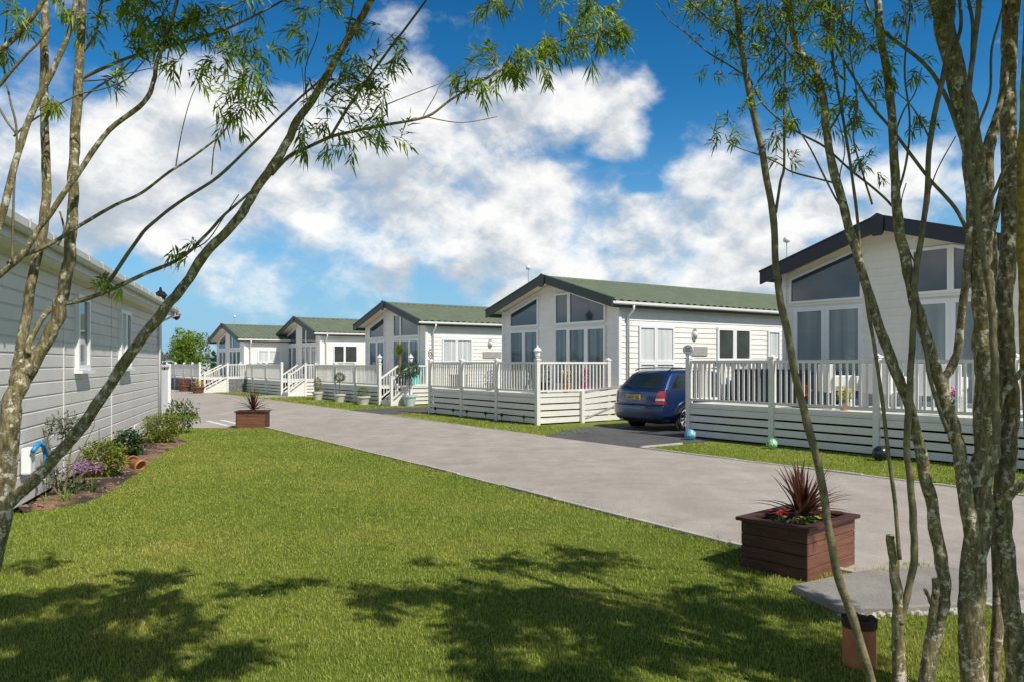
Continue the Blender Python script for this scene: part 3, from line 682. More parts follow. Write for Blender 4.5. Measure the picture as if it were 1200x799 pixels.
# ------------------------------------------------------------------ decks
def deck(label, u_right, v_front, posts, depth, floor, rail, dz=0.0, side_rail=True, left_rail=False, skin='boards', front='balusters', side_gap=None, lantern=(), steps=None, side_len=None, mat=None):
    """posts: distances from the near (right) front corner along the front; local x = towards us, origin at that corner"""
    mat = mat or M['deckpvc']
    t = thing('lodge_deck', label, 'deck', W(u_right, v_front, dz), ROADROT, 'raised decks in front of the lodges')
    w = posts[-1]; sl = side_len or depth
    d = MB(); n = int(depth/.15)
    for i in range(n):
        d.box(-w+.0, 0, .05+i*.15, .05+i*.15+.144, floor-.03, floor)
    d.box(-w-.02, .035, .0, .05, floor-.075, floor+.004); d.box(.0, .035, .052, depth, floor-.075, floor+.004)
    d.build('deck_floor', mat, t)
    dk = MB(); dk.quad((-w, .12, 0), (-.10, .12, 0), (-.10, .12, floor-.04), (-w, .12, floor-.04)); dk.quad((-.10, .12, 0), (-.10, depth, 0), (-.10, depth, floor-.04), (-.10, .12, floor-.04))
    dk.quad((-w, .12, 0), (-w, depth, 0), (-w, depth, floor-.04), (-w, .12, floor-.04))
    dk.build('underfloor_shade_sheet', M['dark'], t)  # dark sheets added behind the skirt gaps to stand for underfloor shade
    def post(x, y, big=False, h=0):
        p = MB(); s_ = .055; p.box(x-s_, x+s_, y-s_, y+s_, -.03, rail+.035+h); o = p.build('post', mat, t, bevel=.006)
        c = MB(); c.box(x-.072, x+.072, y-.072, y+.072, rail+.037+h, rail+.065+h)
        n0 = len(c.v); zt = rail+.067+h
        c.v += [(x-.06, y-.06, zt), (x+.06, y-.06, zt), (x+.06, y+.06, zt), (x-.06, y+.06, zt), (x, y, zt+.045)]
        c.f += [(n0, n0+1, n0+4), (n0+1, n0+2, n0+4), (n0+2, n0+3, n0+4), (n0+3, n0, n0+4)]
        c.build('post_cap', M['white'], o); return o
    def bay(a, b, y, axis):
        a0, b0 = a+.058, b-.058
        f = (lambda x0, x1, y0, y1, z0, z1, mb: mb.box(x0, x1, y+y0, y+y1, z0, z1)) if axis == 'x' else (lambda x0, x1, y0, y1, z0, z1, mb: mb.box(y-y1, y-y0, x0, x1, z0, z1))
        r = MB()
        f(a0, b0, -.035, .035, rail-.055, rail, r); f(a0, b0, -.03, .03, floor+.05, floor+.10, r)
        n = max(2, int(round((b0-a0)/.125)))
        for i in range(1, n):
            x = a0+(b0-a0)*i/n; f(x-.017, x+.017, -.017, .017, floor+.10, rail-.055, r)
        r.build('railing', mat, t)
        s_ = MB()
        if skin == 'boards':
            nb_ = 4; hh = (floor-.075-.035)/nb_
            for i in range(nb_): f(a0, b0, -.03, -.005, .04+i*hh, .04+(i+1)*hh-.036, s_)
            f(a0, b0, -.012, .03, floor-.10, floor-.077, s_)
            s_.build('skirt_boards', mat, t)
        else:
            f(a0, b0, -.02, .03, .0, floor-.08, s_); s_.build('stone_skirt', skin, t)
    for x in posts: post(-x, 0)
    for x0, x1 in zip(posts, posts[1:]): bay(-x1, -x0, 0, 'x')
    if side_rail:
        if not steps:
            for y in (sl,): post(0, y)
            bay(0, sl, 0, 'y')
    def xbay(y0_, y1_, xx): bay(y0_, y1_, -xx, 'y')
    if left_rail:
        post(-w, depth); bay(0, depth, -w, 'y')
    if steps:
        wst, nst, run = steps; rise = floor/(nst+1); ye = nst*run
        st = MB()
        for i in range(nst):
            y0 = .03+i*run; z = rise*(i+1)
            st.box(.07, wst-.05, y0, y0+run+.015, z-.04, z); st.box(.08, wst-.06, y0+.015, y0+.033, z-rise+.001, z-.041)
        st.box(.08, wst-.06, ye+.045, ye+.063, floor-rise+.001, floor-.041)
        o = st.build('steps', mat, t)
        ld_ = MB(); ld_.box(.04, wst+.03, ye+.032, sl+.05, floor-.04, floor); ld_.build('landing', mat, t)
        def newel(x, y, ztop):
            p = MB(); p.box(x-.05, x+.05, y-.05, y+.05, -.03, ztop); q = p.build('newel_post', mat, t, bevel=.005)
            c = MB(); c.box(x-.062, x+.062, y-.062, y+.062, ztop+.002, ztop+.03); c.build('post_cap', M['white'], q)
        newel(wst, .0, rail-floor+rise+.10); newel(wst, ye, rail+.04); newel(wst, sl, rail+.04)
        bay(ye, sl, wst, 'y')
        for x in (.02, wst):
            h = MB(); y0 = .05; y1 = ye-.05
            h.prism([(y0, 0), (y1, 0), (y1, floor-.03), (y0, rise*.8)], lambda a, b, d: (d, a, b), x-.012, x+.012)
            za_, zb_ = rail-floor+rise+.02, rail-.03
            h.bar((x, y0, za_), (x, y1, zb_), .06, .06); h.bar((x, y0, rise+.10), (x, y1, floor+.09), .04, .05)
            n_ = 6
            for i in range(1, n_):
                q = i/n_; y = y0+(y1-y0)*q; h.box(x-.014, x+.014, y-.014, y+.014, rise+.10+(floor-rise)*q, za_+(zb_-za_)*q)
            h.build('handrail', mat, o)
    for (x, y) in lantern:
        l = MB(); z = rail+.10
        l.lathe([(.05, 0), (.065, .015), (.04, .03), (.07, .05), (.075, .17), (.11, .18), (.085, .23), (.03, .27), (.012, .33)], (x, y, z), 10)
        l.build('post_lantern', M['white'], t, smooth=False)
    return t
dA = deck('long cream railed deck of the nearest right lodge, oval sign on its end post', 2.9, 12.72, [0, 2.1, 4.2, 6.3, 8.4], 3.0, .74, 1.655, side_rail=False, left_rail=True)
dB = deck('cream railed deck beside the blue estate car, white lantern on its corner post', 15.75, 12.0, [0, 1.85, 3.7, 5.6], 2.9, .80, 1.63, side_len=2.45, lantern=[(0, 0)])
dC = deck('cream railed deck with steps behind the ball-headed tree in a pale pot', 26.9, 12.9, [0, 2.25, 4.3, 6.6], 2.3, .70, 1.52, side_len=2.5, steps=(1.0, 3, .27), lantern=[(0, 0), (1.0, .81)])
dD = deck('cream deck with a white stair, before the lodge with two dark side windows', 37.5, 12.7, [0, 2.4, 4.7, 7.0], 3.2, .72, 1.54, side_len=2.8, steps=(1.0, 3, .28))
M['stonewall'] = P('grey_rubble_stone', (.16, .155, .15), .9, .55, 9, bump=1, bscale=22)
dE = deck('cream deck on a grey stone base with a white stair, farthest along', 44.3, 10.45, [0, 1.7, 3.7, 6.0, 8.5], 3.2, .76, 1.54, side_len=3.0, steps=(1.05, 4, .30), skin=M['stonewall'])

# ramp panel beside the second deck
rp = thing('ramp_fence', 'low cream ramp side panel with slotted boards sloping up beside the blue car', 'ramp fence', W(15.68, 13.45), ROADROT)
p = MB(); p.box(-.04, .05, -.05, .05, -.03, .86); p.build('post', M['deckpvc'], rp, bevel=.006)
p = MB(); p.box(-.04, .05, 1.95, 2.05, -.03, 1.06); p.build('post', M['deckpvc'], rp, bevel=.006)
p = MB()
for i in range(5):
    z0 = .03+i*.155
    p.prism([(.06, z0), (1.94, z0+.04*i), (1.94, z0+.135+.04*i), (.06, z0+.135)], lambda a, b, d: (d, a, b), -.012, .012)
p.build('panel', M['deckpvc'], rp)
p = MB(); p.bar((0, .05, .83), (0, 1.96, 1.02), .05, .05); p.build('handrail', M['greywood'], rp)
p = MB(); p.bar((.02, .1, .12), (.02, 1.9, .62), .02, .04); p.build('diagonal_strip', M['greywood'], rp)  # thin grey diagonal strip across the boards
# ------------------------------------------------------------------ the left lodge
LROT = math.atan2(-.954, .300)
t = thing('holiday_lodge', 'grey clad lodge with two narrow windows and white gutter, on the left of the lawn', 'lodge', (wall_x(18.6), 18.6, 0), LROT)
LEN = 12.7; ZW = 2.80
lf = lambda a, z, d: (a, d, z)
mb = MB(); mb.box(0, LEN, -6.0, 0, .05, ZW)
z = .06; H = .1655
while z < ZW-.02:
    zt = min(z+H, ZW)
    prof = [(0, z), (.016, z+.003), (.016, zt-.026), (.003, zt-.010), (.0, zt)]
    for (d0, z0_), (d1, z1_) in zip(prof, prof[1:]): mb.quad(lf(0, z0_, d0), lf(LEN, z0_, d0), lf(LEN, z1_, d1), lf(0, z1_, d1))
    zf = lambda a, q, d: (-d, -a, q)
    for (d0, z0_), (d1, z1_) in zip(prof, prof[1:]): mb.quad(zf(6, z0_, d0), zf(0, z0_, d0), zf(0, z1_, d1), zf(6, z1_, d1)); mb.quad((LEN+d0, 0, z0_), (LEN+d0, -6, z0_), (LEN+d1, -6, z1_), (LEN+d1, 0, z1_))
    z = zt
mb.build('wall', M['taupe'], t)
for a in (5.77, 8.95, 11.9):
    b = MB(); b.box(a-.018, a+.018, .0, .026, .06, ZW-.01); b.build('joint_trim', M['taupe'], t)
b = MB(); b.box(-.03, .075, -.06, .03, .03, ZW); b.build('corner_trim', M['white'], t, bevel=.004)
window(rect(7.62, 8.34, 1.50, 2.55), lf, t, M['pane2'], .075, .07, sill=True, bars=((7.98, 1.575, 2.475, .0),)[:0])
window(rect(4.08, 4.60, 1.50, 2.55), lf, t, M['pane2'], .065, .07, sill=True); window(rect(4.604, 5.14, 1.50, 2.55), lf, t, M['curtain'], .065, .07, sill=True)
for a in (3.1, 3.75):
    v_ = window(rect(a, a+.42, .10, .36), lf, t, M['taupe'], .03, .034, fmat=M['white']); v_.name = 'skirting_vent'
ro = MB(); kx = .32
roof_panel(ro, -3.0, .36, 2.93+kx*3.36, 2.93, -.35, LEN+.3, .2, .02); roof_panel(ro, -3.0, -6.4, 2.93+kx*3.36, 2.93-.013, -.35, LEN+.3, .2, .02)
for i, v in enumerate(ro.v): ro.v[i] = (v[1], v[0], v[2])
ro.f = [f[::-1] for f in ro.f]
ro.build('roof', M['roof_grey'], t, smooth=True)
b = MB(); b.box(-.33, LEN+.28, .30, .325, 2.74, 2.93); b.build('fascia', M['eave'], t)
b = MB(); b.box(-.33, LEN+.28, .0, .298, 2.765, 2.785); b.build('soffit', M['trim'], t)
b = MB(); gp = [(.33, 2.93), (.332, 2.86), (.365, 2.825), (.415, 2.825), (.445, 2.86), (.45, 2.93), (.437, 2.93), (.433, 2.866), (.41, 2.838), (.37, 2.838), (.345, 2.866), (.343, 2.93)]
b.prism(gp, lambda a, q, d: (d, a, q), -.36, LEN+.3); g_ = b.build('gutter', M['eave'], t)
for i in range(16):
    x = -.2+i*.82; b = MB(); b.box(x-.018, x+.018, .33, .462, 2.925, 2.945); b.box(x-.018, x+.018, .452, .464, 2.86, 2.925); b.build('gutter_clip', M['eave'], g_)
for sg in (1, -1):
    b = MB(); P_ = [(.36, 2.98), (-3.0, 2.98+kx*3.36), (-3.0, 2.76+kx*3.36), (.36, 2.76)] if sg > 0 else [(-6.4, 2.98), (-3.0, 2.98+kx*3.36), (-3.0, 2.76+kx*3.36), (-6.4, 2.76)]
    b.prism(P_, lambda a, q, d: (d, a, q), -.40, -.365); b.build('barge_board', M['trim'], t)
    b = MB(); b.prism(P_, lambda a, q, d: (d, a, q), LEN+.315, LEN+.35); b.build('barge_board', M['trim'], t)
b = MB(); b.prism([(.0, ZW), (-3.0, ZW+.96), (-6.0, ZW)], lambda a, q, d: (d, a, q), 0, .05); b.build('gable_wall', M['taupe'], t)
b = MB(); b.prism([(.0, ZW), (-3.0, ZW+.96), (-6.0, ZW)], lambda a, q, d: (d, a, q), LEN-.05, LEN); b.build('gable_wall', M['taupe'], t)
b = MB(); b.tube([(.12, .39, 2.83), (.12, .39, 2.74), (.12, .06, 2.56), (.12, .06, .1)], .034, 10); b.build('downpipe', M['trim'], t, smooth=True)

# white porch panel continuing past the far corner
pf = thing('porch_fence', 'white panelled porch fence at the far corner of the grey left lodge', 'fence', (wall_x(18.6), 18.6, 0), LROT)
for a in (-.16, -2.0):
    b = MB(); b.box(a-.05, a+.05, -.04, .06, 0, 1.58); b.build('post', M['white'], pf, bevel=.005)
b = MB(); b.box(-1.95, -.21, -.012, .012, .42, 1.42); b.build('panel', M['white'], pf)
b = MB(); b.box(-1.95, -.21, -.03, .04, 1.50, 1.56); b.build('top_rail', M['white'], pf)
b = MB()
for i in range(3): b.box(-1.95, -.21, -.012, .012, .06+i*.12, .06+i*.12+.07)
b.build('slats', M['white'], pf)

# hose reel on that wall
hp = lambda a, z, d=0: Vector((wall_x(18.6), 18.6, 0)) + Matrix.Rotation(LROT, 3, 'Z') @ Vector((a, d, z))
hr = thing('hose_reel', 'white wall hose reel with a loop of bright blue hose, on the grey left lodge', 'hose reel', hp(10.75, .55, .03), LROT)
M['blue_hose'] = P('blue_hose', (.02, .24, .50), .4, .15, 20)
b = MB(); b.box(-.09, .09, 0, .10, -.16, .13); b.build('body', M['white'], hr, bevel=.02)
b = MB(); b.tube([(-.05, .12, .13), (-.16, .15, .16), (-.26, .15, .08), (-.28, .14, -.10), (-.16, .14, -.24), (.02, .13, -.30), (.2, .12, -.26)], .016, 8); b.build('hose', M['blue_hose'], hr, smooth=True)
b = MB(); b.tube([(.13, .13, .10), (-.02, .15, .17), (-.2, .15, .13), (-.3, .15, .0)], .026, 8); b.build('handle', M['blue_hose'], hr, smooth=True)
lt = thing('street_lantern', 'black lantern on a post rising behind the roof end of the grey left lodge', 'lantern', (-11.9, 26, 0))
b = MB(); b.tube([(0, 0, 0), (0, 0, 3.5)], [.05, .035], 8); b.build('post', M['black'], lt)
b = MB(); b.lathe([(.05, 3.5), (.12, 3.53), (.19, 3.83), (.25, 3.85), (.16, 3.97), (.06, 4.03), (.03, 4.15)], (0, 0, 0), 6); b.build('lamp_head', M['black'], lt)
b = MB(); b.lathe([(.13, 3.56), (.182, 3.80)], (0, 0, 0), 6); b.build('lamp_glass', M['pane'], lt)

# ------------------------------------------------------------------ plants
def foliage(mb, c, rad, n, L_, w, outward=.7, droop=.25, shell=.5, up=.35):
    c = Vector(c)
    for _ in range(n):
        v = Vector((random.gauss(0, 1), random.gauss(0, 1), random.gauss(0, 1))).normalized()
        r = shell + (1-shell)*random.random()
        lump = 1 + .28*noise.noise(v*2.3 + c*3)
        p = c + Vector((v.x*rad[0], v.y*rad[1], v.z*rad[2]))*r*lump
        d = v*outward + Vector((random.gauss(0, .5), random.gauss(0, .5), random.gauss(0, .5)+up))
        mb.leaf(p, d, L_*random.uniform(.7, 1.3), w*random.uniform(.7, 1.3), droop)
def strap_clump(mb, c, n, L_, w, elev=(10, 85), droop=.3, seg=4):
    c = Vector(c)
    for i in range(n):
        a = random.uniform(0, 2*math.pi); e = R(random.uniform(*elev)); l = L_*random.uniform(.75, 1.1)
        h = Vector((math.cos(a), math.sin(a), 0)); sd = Vector((-h.y, h.x, 0)); pts = []
        for k in range(seg+1):
            q = k/seg; ee = e - droop*q*q*(1.2-math.sin(e))
            pts.append(h*(l*q*math.cos(ee)) + Vector((0, 0, l*q*math.sin(ee))))
        n0 = len(mb.v)
        for k, p in enumerate(pts):
            ww = w*(1-(k/seg)**1.8)*(.55+.45*min(1, k/1.2))/2 + .0006
            mb.v += [tuple(c+p-sd*ww+Vector((0, 0, ww*.5))), tuple(c+p), tuple(c+p+sd*ww+Vector((0, 0, ww*.5)))]
        for k in range(seg):
            b_ = n0+3*k
            mb.f += [(b_, b_+1, b_+4, b_+3), (b_+1, b_+2, b_+5, b_+4)]
    return mb
def shrub(label, c, rad, n, L_, w, mat, stems=6, cat='shrub', name='shrub', shell=.45):
    t = thing(name, label, cat, (c[0], c[1], 0))
    zc = c[2]
    st = MB()
    for i in range(stems):
        a = random.uniform(0, 6.28); q = Vector((math.cos(a)*rad[0]*.7, math.sin(a)*rad[1]*.7, zc+rad[2]*random.uniform(-.2, .6)))
        st.tube([(q.x*.1, q.y*.1, -.02), (q.x*.5, q.y*.5, q.z*.5), q], [.009, .006, .003], 5)
    st.build('stems', M['bark_thin'], t)
    f = MB(); foliage(f, (0, 0, zc), rad, n, L_, w, shell=shell); f.build('foliage', mat, t)
    return t
random.seed(21)
# the bed along the grey wall
bd = MB(); cx = sum(p[0] for p in BED)/len(BED); cy = sum(p[1] for p in BED)/len(BED)
def bedm():
    m, nt, bs = newmat('flower_bed_soil'); L = nt.links.new
    pos = N(nt, 'ShaderNodeNewGeometry').outputs['Position']
    a = N(nt, 'ShaderNodeTexNoise', i_Scale=1.6, i_Detail=5); L(pos, a.inputs['Vector']); c = N(nt, 'ShaderNodeTexNoise', i_Scale=45, i_Detail=6, i_Roughness=.75); L(pos, c.inputs['Vector'])
    r = ramp(nt, a.outputs['Fac'], [(.44, (.30, .175, .105)), (.54, (.06, .042, .03))]); r2 = ramp(nt, c.outputs['Fac'], [(.3, (.55, .55, .55)), (.7, (1.3, 1.3, 1.3))])
    L(mixc(nt, 1, r.outputs[0], r2.outputs[0], 'MULTIPLY'), bs.inputs['Base Color']); bs.inputs['Roughness'].default_value = .95
    bp = N(nt, 'ShaderNodeBump', i_Strength=1, i_Distance=.03); L(c.outputs['Fac'], bp.inputs['Height']); L(bp.outputs[0], bs.inputs['Normal']); return m
strip = []
for i in range(60):
    Y = 8.15+(16.15-8.15)*i/59
    xs = [p for p in BED[:-2]]
    xo = None
    for (xa, ya), (xb, yb) in zip(xs, xs[1:]):
        if ya <= Y <= yb and yb > ya: xo = xa+(xb-xa)*(Y-ya)/(yb-ya)
    if xo is None: xo = wall_x(Y)+.1
    xo += .05*noise.noise((Y*2.2, 0, 0)); xw = wall_x(Y)+.0
    strip.append([(xw+(xo-xw)*k/6, Y, .006+(.055*math.sin(math.pi*min(1, (6-k)/6*.9+.02)) if k < 6 else -.004)+.012*noise.noise((xw+k*.3, Y*3, 1))) for k in range(7)])
for r in strip: bd.v += r
for i in range(59):
    for k in range(6): bd.f.append((i*7+k, i*7+k+1, (i+1)*7+k+1, (i+1)*7+k))
cl = MB()
for _ in range(420):
    i = random.randrange(1, 58); k = random.uniform(.5, 6); p0 = strip[i][int(k)]; p1 = strip[i][min(6, int(k)+1)]; q = k-int(k)
    r = random.uniform(.006, .024); cl.lathe([(r*.5, -.3*r), (r, .2*r), (r*.8, .7*r), (r*.2, .95*r)], (p0[0]+(p1[0]-p0[0])*q, p0[1]+random.uniform(-.06, .06), p0[2]+(p1[2]-p0[2])*q), 6)
tag(cl.build('soil_clods', M['bark_soil']), 'crumbs and clods of soil on the flower bed', 'soil', kind='stuff')
tag(bd.build('flower_bed', bedm(), smooth=True), kind='structure')

sb = thing('wiry_bush', 'wiry half-bare bush with grey-green leaves climbing the grey wall', 'shrub', (-5.33, 9.05, 0))
st = MB()
for (pts) in ([(0,0,0),(-.06,.05,.4),(-.02,.1,.75),(.05,.1,.95)], [(0,0,0),(.1,.06,.35),(.22,.1,.6),(.33,.15,.85),(.30,.2,.98)], [(0,0,0),(-.12,.1,.3),(-.22,.12,.7),(-.15,.15,.98)], [(.05,0,0),(.06,.1,.5),(.14,.12,.85)], [(.02,0,0),(.28,.1,.35),(.40,.15,.62),(.36,.2,.82)], [(0,0,0),(-.2,0,.45),(-.3,.05,.62)]):
    pts = [(p[0]+random.gauss(0, .01), p[1], p[2]) for p in pts]; st.tube(pts, [.013, .010, .007, .005, .003][:len(pts)], 5)
st.build('stems', M['bark_thin'], sb)
f = MB(); foliage(f, (.0, .1, .86), (.24, .14, .17), 420, .055, .022, shell=.2); foliage(f, (-.06, .06, .45), (.16, .1, .18), 90, .05, .02); foliage(f, (.05, 0, .2), (.2, .12, .12), 110, .06, .022); f.build('foliage', M['leaf_grey'], sb)
fl = thing('flower_clump', 'clump of violet flowers over strap leaves at the near end of the bed', 'flowers', (-5.27, 9.4, 0))
f = MB()
for _ in range(9): strap_clump(f, (random.uniform(-.3, .2), random.uniform(-.38, .3), .01), 14, .24, .016, (35, 85), .6)
f.build('leaves', M['leaf_mid'], fl)
f = MB()
for _ in range(110):
    c = Vector((random.gauss(-.0, .09), random.gauss(.12, .12), random.uniform(.24, .36)))
    for k in range(7): f.leaf(c, Vector((math.cos(k*.9), math.sin(k*.9), .45)), .03, .02, .1)
f.build('petals', M['petal_v'], fl)
yl = thing('flower_clump', 'yellowish strap-leaved clump at the very front of the flower bed', 'flowers', (-5.2, 8.75, 0))
f = MB()
for _ in range(5): strap_clump(f, (random.uniform(-.15, .15), random.uniform(-.2, .2), .01), 13, .17, .014, (25, 80), .8)
f.build('leaves', M['leaf_light'], yl)
shrub('rounded yellow-green shrub in the flower bed, left of the fallen pots', (-5.64, 10.6, .27), (.30, .32, .27), 2600, .05, .024, M['leaf_yel'])
shrub('small dark green shrub against the grey wall behind the fallen pots', (-6.42, 12.85, .24), (.26, .28, .24), 1100, .07, .035, M['leaf_dark'])
shrub('bronze-green rounded shrub at the far end of the flower bed', (-6.86, 15.05, .32), (.36, .36, .30), 2400, .055, .026, M['leaf_yel'])
shrub('loose green bush below the white porch fence', (-7.55, 17.5, .40), (.36, .5, .38), 900, .075, .035, M['leaf_mid'])
def pot_prof(r, h): return [(r*.66, 0), (r*.92, h*.8), (r*1.02, h*.8), (r*1.02, h), (r*.88, h), (r*.62, h*.15), (.001, h*.13)]
for lab, loc, rot in (('terracotta pot lying on its side, mouth towards the lawn', (-5.80, 11.75, .085), (R(85), 0, R(25))), ('terracotta pot tipped over beside the other fallen pot, nearer the lawn', (-5.62, 11.5, .08), (R(110), 0, R(70)))):
    b = MB(); b.lathe(pot_prof(.10, .17), (0, 0, -.085), 20, True); o = b.build('terracotta_pot', M['terra'], None, smooth=True); o.location = loc; o.rotation_euler = rot
    tag(o, lab, 'pot', 'fallen terracotta pots')
# hanging basket at the roof end
hb = thing('hanging_basket', 'small basket of red and purple flowers hanging at the roof end of the left lodge', 'basket', (wall_x(18.6)+.30, 18.95, 2.66))
b = MB(); b.lathe([(.02, -.02), (.07, .03), (.09, .08)], (0, 0, 0), 12); b.build('bowl', M['black'], hb, smooth=True)
b = MB(); b.tube([(0, 0, .1), (0, 0, .3)], .004, 5); b.build('chain', M['black'], hb)
f = MB(); foliage(f, (0, 0, .10), (.11, .11, .07), 80, .05, .03); f.build('petals', M['petal_r'], hb)

# ------------------------------------------------------------------ planters
def planter(label, cx, cy, rz, sx_=.72, sy_=.50, h=.395, grp='red timber planters'):
    t = thing('planter_box', label, 'planter', (cx, cy, 0), rz, grp)
    nb_ = 4; bh = (h-.03)/nb_
    for (ax, sg) in (('y', -1), ('y', 1), ('x', -1), ('x', 1)):
        b = MB()
        for i in range(nb_):
            z0 = .0+i*bh; z1 = z0+bh-.004; e = random.uniform(-.0015, .0015)
            if ax == 'y': b.box(-sx_/2, sx_/2, sg*sy_/2-.012+e, sg*sy_/2+.012+e, z0, z1)
            else: b.box(sg*sx_/2-.011+e, sg*sx_/2+.0125+e, -sy_/2-.0125, sy_/2+.0125, z0, z1)
        b.build('side', M['timber'] if ax == 'x' else M['timber_side'], t, bevel=.003)  # end faces take the shade-darkened tone, long faces the lit one
    r = MB(); o = .045; w = .085; X, Y = sx_/2+o, sy_/2+o; z0, z1 = h-.028, h
    for (a, b_) in (((-X, -Y), (X, -Y)), ((X, -Y), (X, Y)), ((X, Y), (-X, Y)), ((-X, Y), (-X, -Y))):
        a = Vector(a); b_ = Vector(b_); d = (b_-a).normalized(); n = Vector((-d.y, d.x))
        q = [a, b_, b_+n*w-d*w, a+n*w+d*w]
        r.prism([tuple(p) for p in q], lambda x, y, zz: (x, y, zz), z0, z1)
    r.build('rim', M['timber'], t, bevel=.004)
    s = MB(); s.box(-sx_/2+.014, sx_/2-.014, -sy_/2+.014, sy_/2-.014, .05, h-.05); s.build('soil', M['soil'], t)
    return t
random.seed(4)
e1 = Vector((.755, .656)); e2 = Vector((-.656, .755)); pc = Vector((2.15, 5.61)) + e1*.36 + e2*.25
PR = math.atan2(e1.y, e1.x); pc += Vector((.0, .02))
planter('red-brown timber planter with lipped rim at the lawn corner by the concrete slab', pc.x, pc.y, PR, .73, .52, .40)
planter('red-brown timber planter at the far corner of the lawn, beside white road lines', -6.45, 19.12, R(8), .70, .5, .42)
def cordyline(label, loc, n=70, L_=.42, w=.030, rz=0.0, nsub=3):
    t = thing('cordyline_plant', label, 'plant', loc, rz, 'wine-red spiky cordylines')
    f = MB()
    for i in range(nsub): strap_clump(f, (random.gauss(0, .025), random.gauss(0, .025), random.uniform(.03, .08)), n//nsub, L_, w, (8, 88), .30, 5)
    f.build('leaves', M['cordy'], t)
    b = MB(); b.tube([(0, 0, -.05), (0, 0, .10)], [.03, .025], 7); b.build('stem', M['bark_thin'], t)
    return t
cordyline('wine-red spiky cordyline in the planter at the lawn corner', (pc.x+.0, pc.y+.0, .34), 72, .45, .032)
cordyline('wine-red spiky cordyline in the far planter by the white road lines', (-6.45, 19.12, .38), 60, .56, .036)
gf = thing('bedding_flowers', 'mixed yellow-green bedding plants around the near cordyline', 'flowers', (pc.x, pc.y, .33), PR)
f = MB()
for (x, y, n, q) in ((-.16, -.10, 90, .08), (-.06, -.13, 70, .07), (.10, -.12, 110, .09), (.2, -.03, 70, .07), (-.2, .05, 60, .06)): foliage(f, (x, y, .03), (q, q*.8, .045), n, .045, .022)
f.build('leaves', M['leaf_mid'], gf)
f = MB()
for (x, y) in [(random.uniform(.05, .26), random.uniform(-.16, .03)) for _ in range(14)] + [(random.uniform(-.26, -.1), random.uniform(-.16, 0)) for _ in range(6)]:
    c = Vector((x, y, random.uniform(.05, .10)))
    for k in range(8): f.leaf(c, Vector((math.cos(k*.8), math.sin(k*.8), .6)), .024, .017, .1)
f.build('petals', M['petal_y'], gf)
rf_ = thing('red_flower', 'small red flower at the left rim of the near planter', 'flower', (pc.x-.23*e1.x-.02, pc.y-.23*e1.y+.02, .35))
f = MB()
for _ in range(9):
    c = Vector((random.gauss(0, .03), random.gauss(0, .02), random.uniform(.08, .12)))
    for k in range(7): f.leaf(c, Vector((math.cos(k*.9), math.sin(k*.9), .5)), .024, .018, .1)
f.build('petals', M['petal_r'], rf_)
b = MB(); b.tube([(0, 0, -.02), (0, 0, .08)], .004, 5); b.build('stem', M['leaf_mid'], rf_)
# clay pipe stub
cp = thing('clay_pipe', 'terracotta pipe stub with a broken dark rim, upright in the grass', 'pipe', (1.845, 4.08, 0))
b = MB(); b.lathe([(.083, -.02), (.085, .0), (.082, .20), (.083, .205), (.062, .205), (.060, .02)], (0, 0, 0), 28, False); b.build('pipe', M['terra'], cp, smooth=True)
b = MB(); n = 28; pr = []
for r0, r1, z0, z1 in ((.087, .090, .203, .0),):
    for k in range(n):
        a = 2*math.pi*k/n; jz = .245+.018*noise.noise((math.cos(a)*2, math.sin(a)*2, 3)) + random.uniform(-.006, .006)
        b.v += [(r0*math.cos(a), r0*math.sin(a), z0), (r1*math.cos(a), r1*math.sin(a), jz), (.066*math.cos(a), .066*math.sin(a), jz-.004), (.062*math.cos(a), .062*math.sin(a), .203)]
    for k in range(n):
        j = (k+1) % n
        for q in range(3): b.f.append((4*k+q, 4*j+q, 4*j+q+1, 4*k+q+1))
b.build('rim', P('dark_broken_rim', (.06, .035, .025), .9, .5, 20, bump=.6), cp)
b = MB(); b.lathe([(.061, .16), (.001, .165)], (0, 0, 0), 16, False); b.build('fill', M['soil'], cp)

random.seed(91); sp_ = MB()
for _ in range(170):
    X_, Y_ = random.uniform(-5, 2.6), random.uniform(3.8, 15)
    if X_ < wall_x(Y_)+.9 or (CS*X_+SN*Y_) > 5.4: continue
    a_ = random.uniform(0, 6.28); sp_.leaf(Vector((X_, Y_, .022)), Vector((math.cos(a_), math.sin(a_), .12)), random.uniform(.02, .05), random.uniform(.008, .014), .1)
tag(sp_.build('fallen_leaves', P('dry_fallen_leaves', (.42, .33, .16), .8, .4, 4)), 'small dry leaves scattered over the lawn', 'leaves', kind='stuff')
# garden balls along the near deck
def marb(name, a, b_):
    m, nt, bs = newmat(name); L = nt.links.new
    co = N(nt, 'ShaderNodeTexCoord').outputs['Object']; n1 = N(nt, 'ShaderNodeTexNoise', i_Scale=11, i_Detail=5, i_Roughness=.6, i_Distortion=1.2); L(co, n1.inputs['Vector'])
    r = ramp(nt, n1.outputs['Fac'], [(.44, a), (.56, b_)]); L(r.outputs[0], bs.inputs['Base Color']); bs.inputs['Roughness'].default_value = .25; return m
for lab, u, v, r, m in (('blue and white marbled garden ball by the end post of the nearest deck', 10.85, 12.25, .118, marb('blue_marbled', (.06, .30, .42), (.35, .58, .62))),
                        ('green and white marbled garden ball below the nearest deck', 8.85, 12.22, .105, marb('green_marbled', (.10, .36, .16), (.45, .66, .42))),
                        ('dark blue-black garden ball below the nearest deck', 6.75, 12.20, .13, marb('dark_marbled', (.012, .014, .02), (.03, .035, .045)))):
    p = W(u, v, r-.008); b = MB(); b.ball((0, 0, 0), r, 24, 16); o = b.build('garden_ball', m, None, smooth=True, loc=p); tag(o, lab, 'ball', 'garden balls')
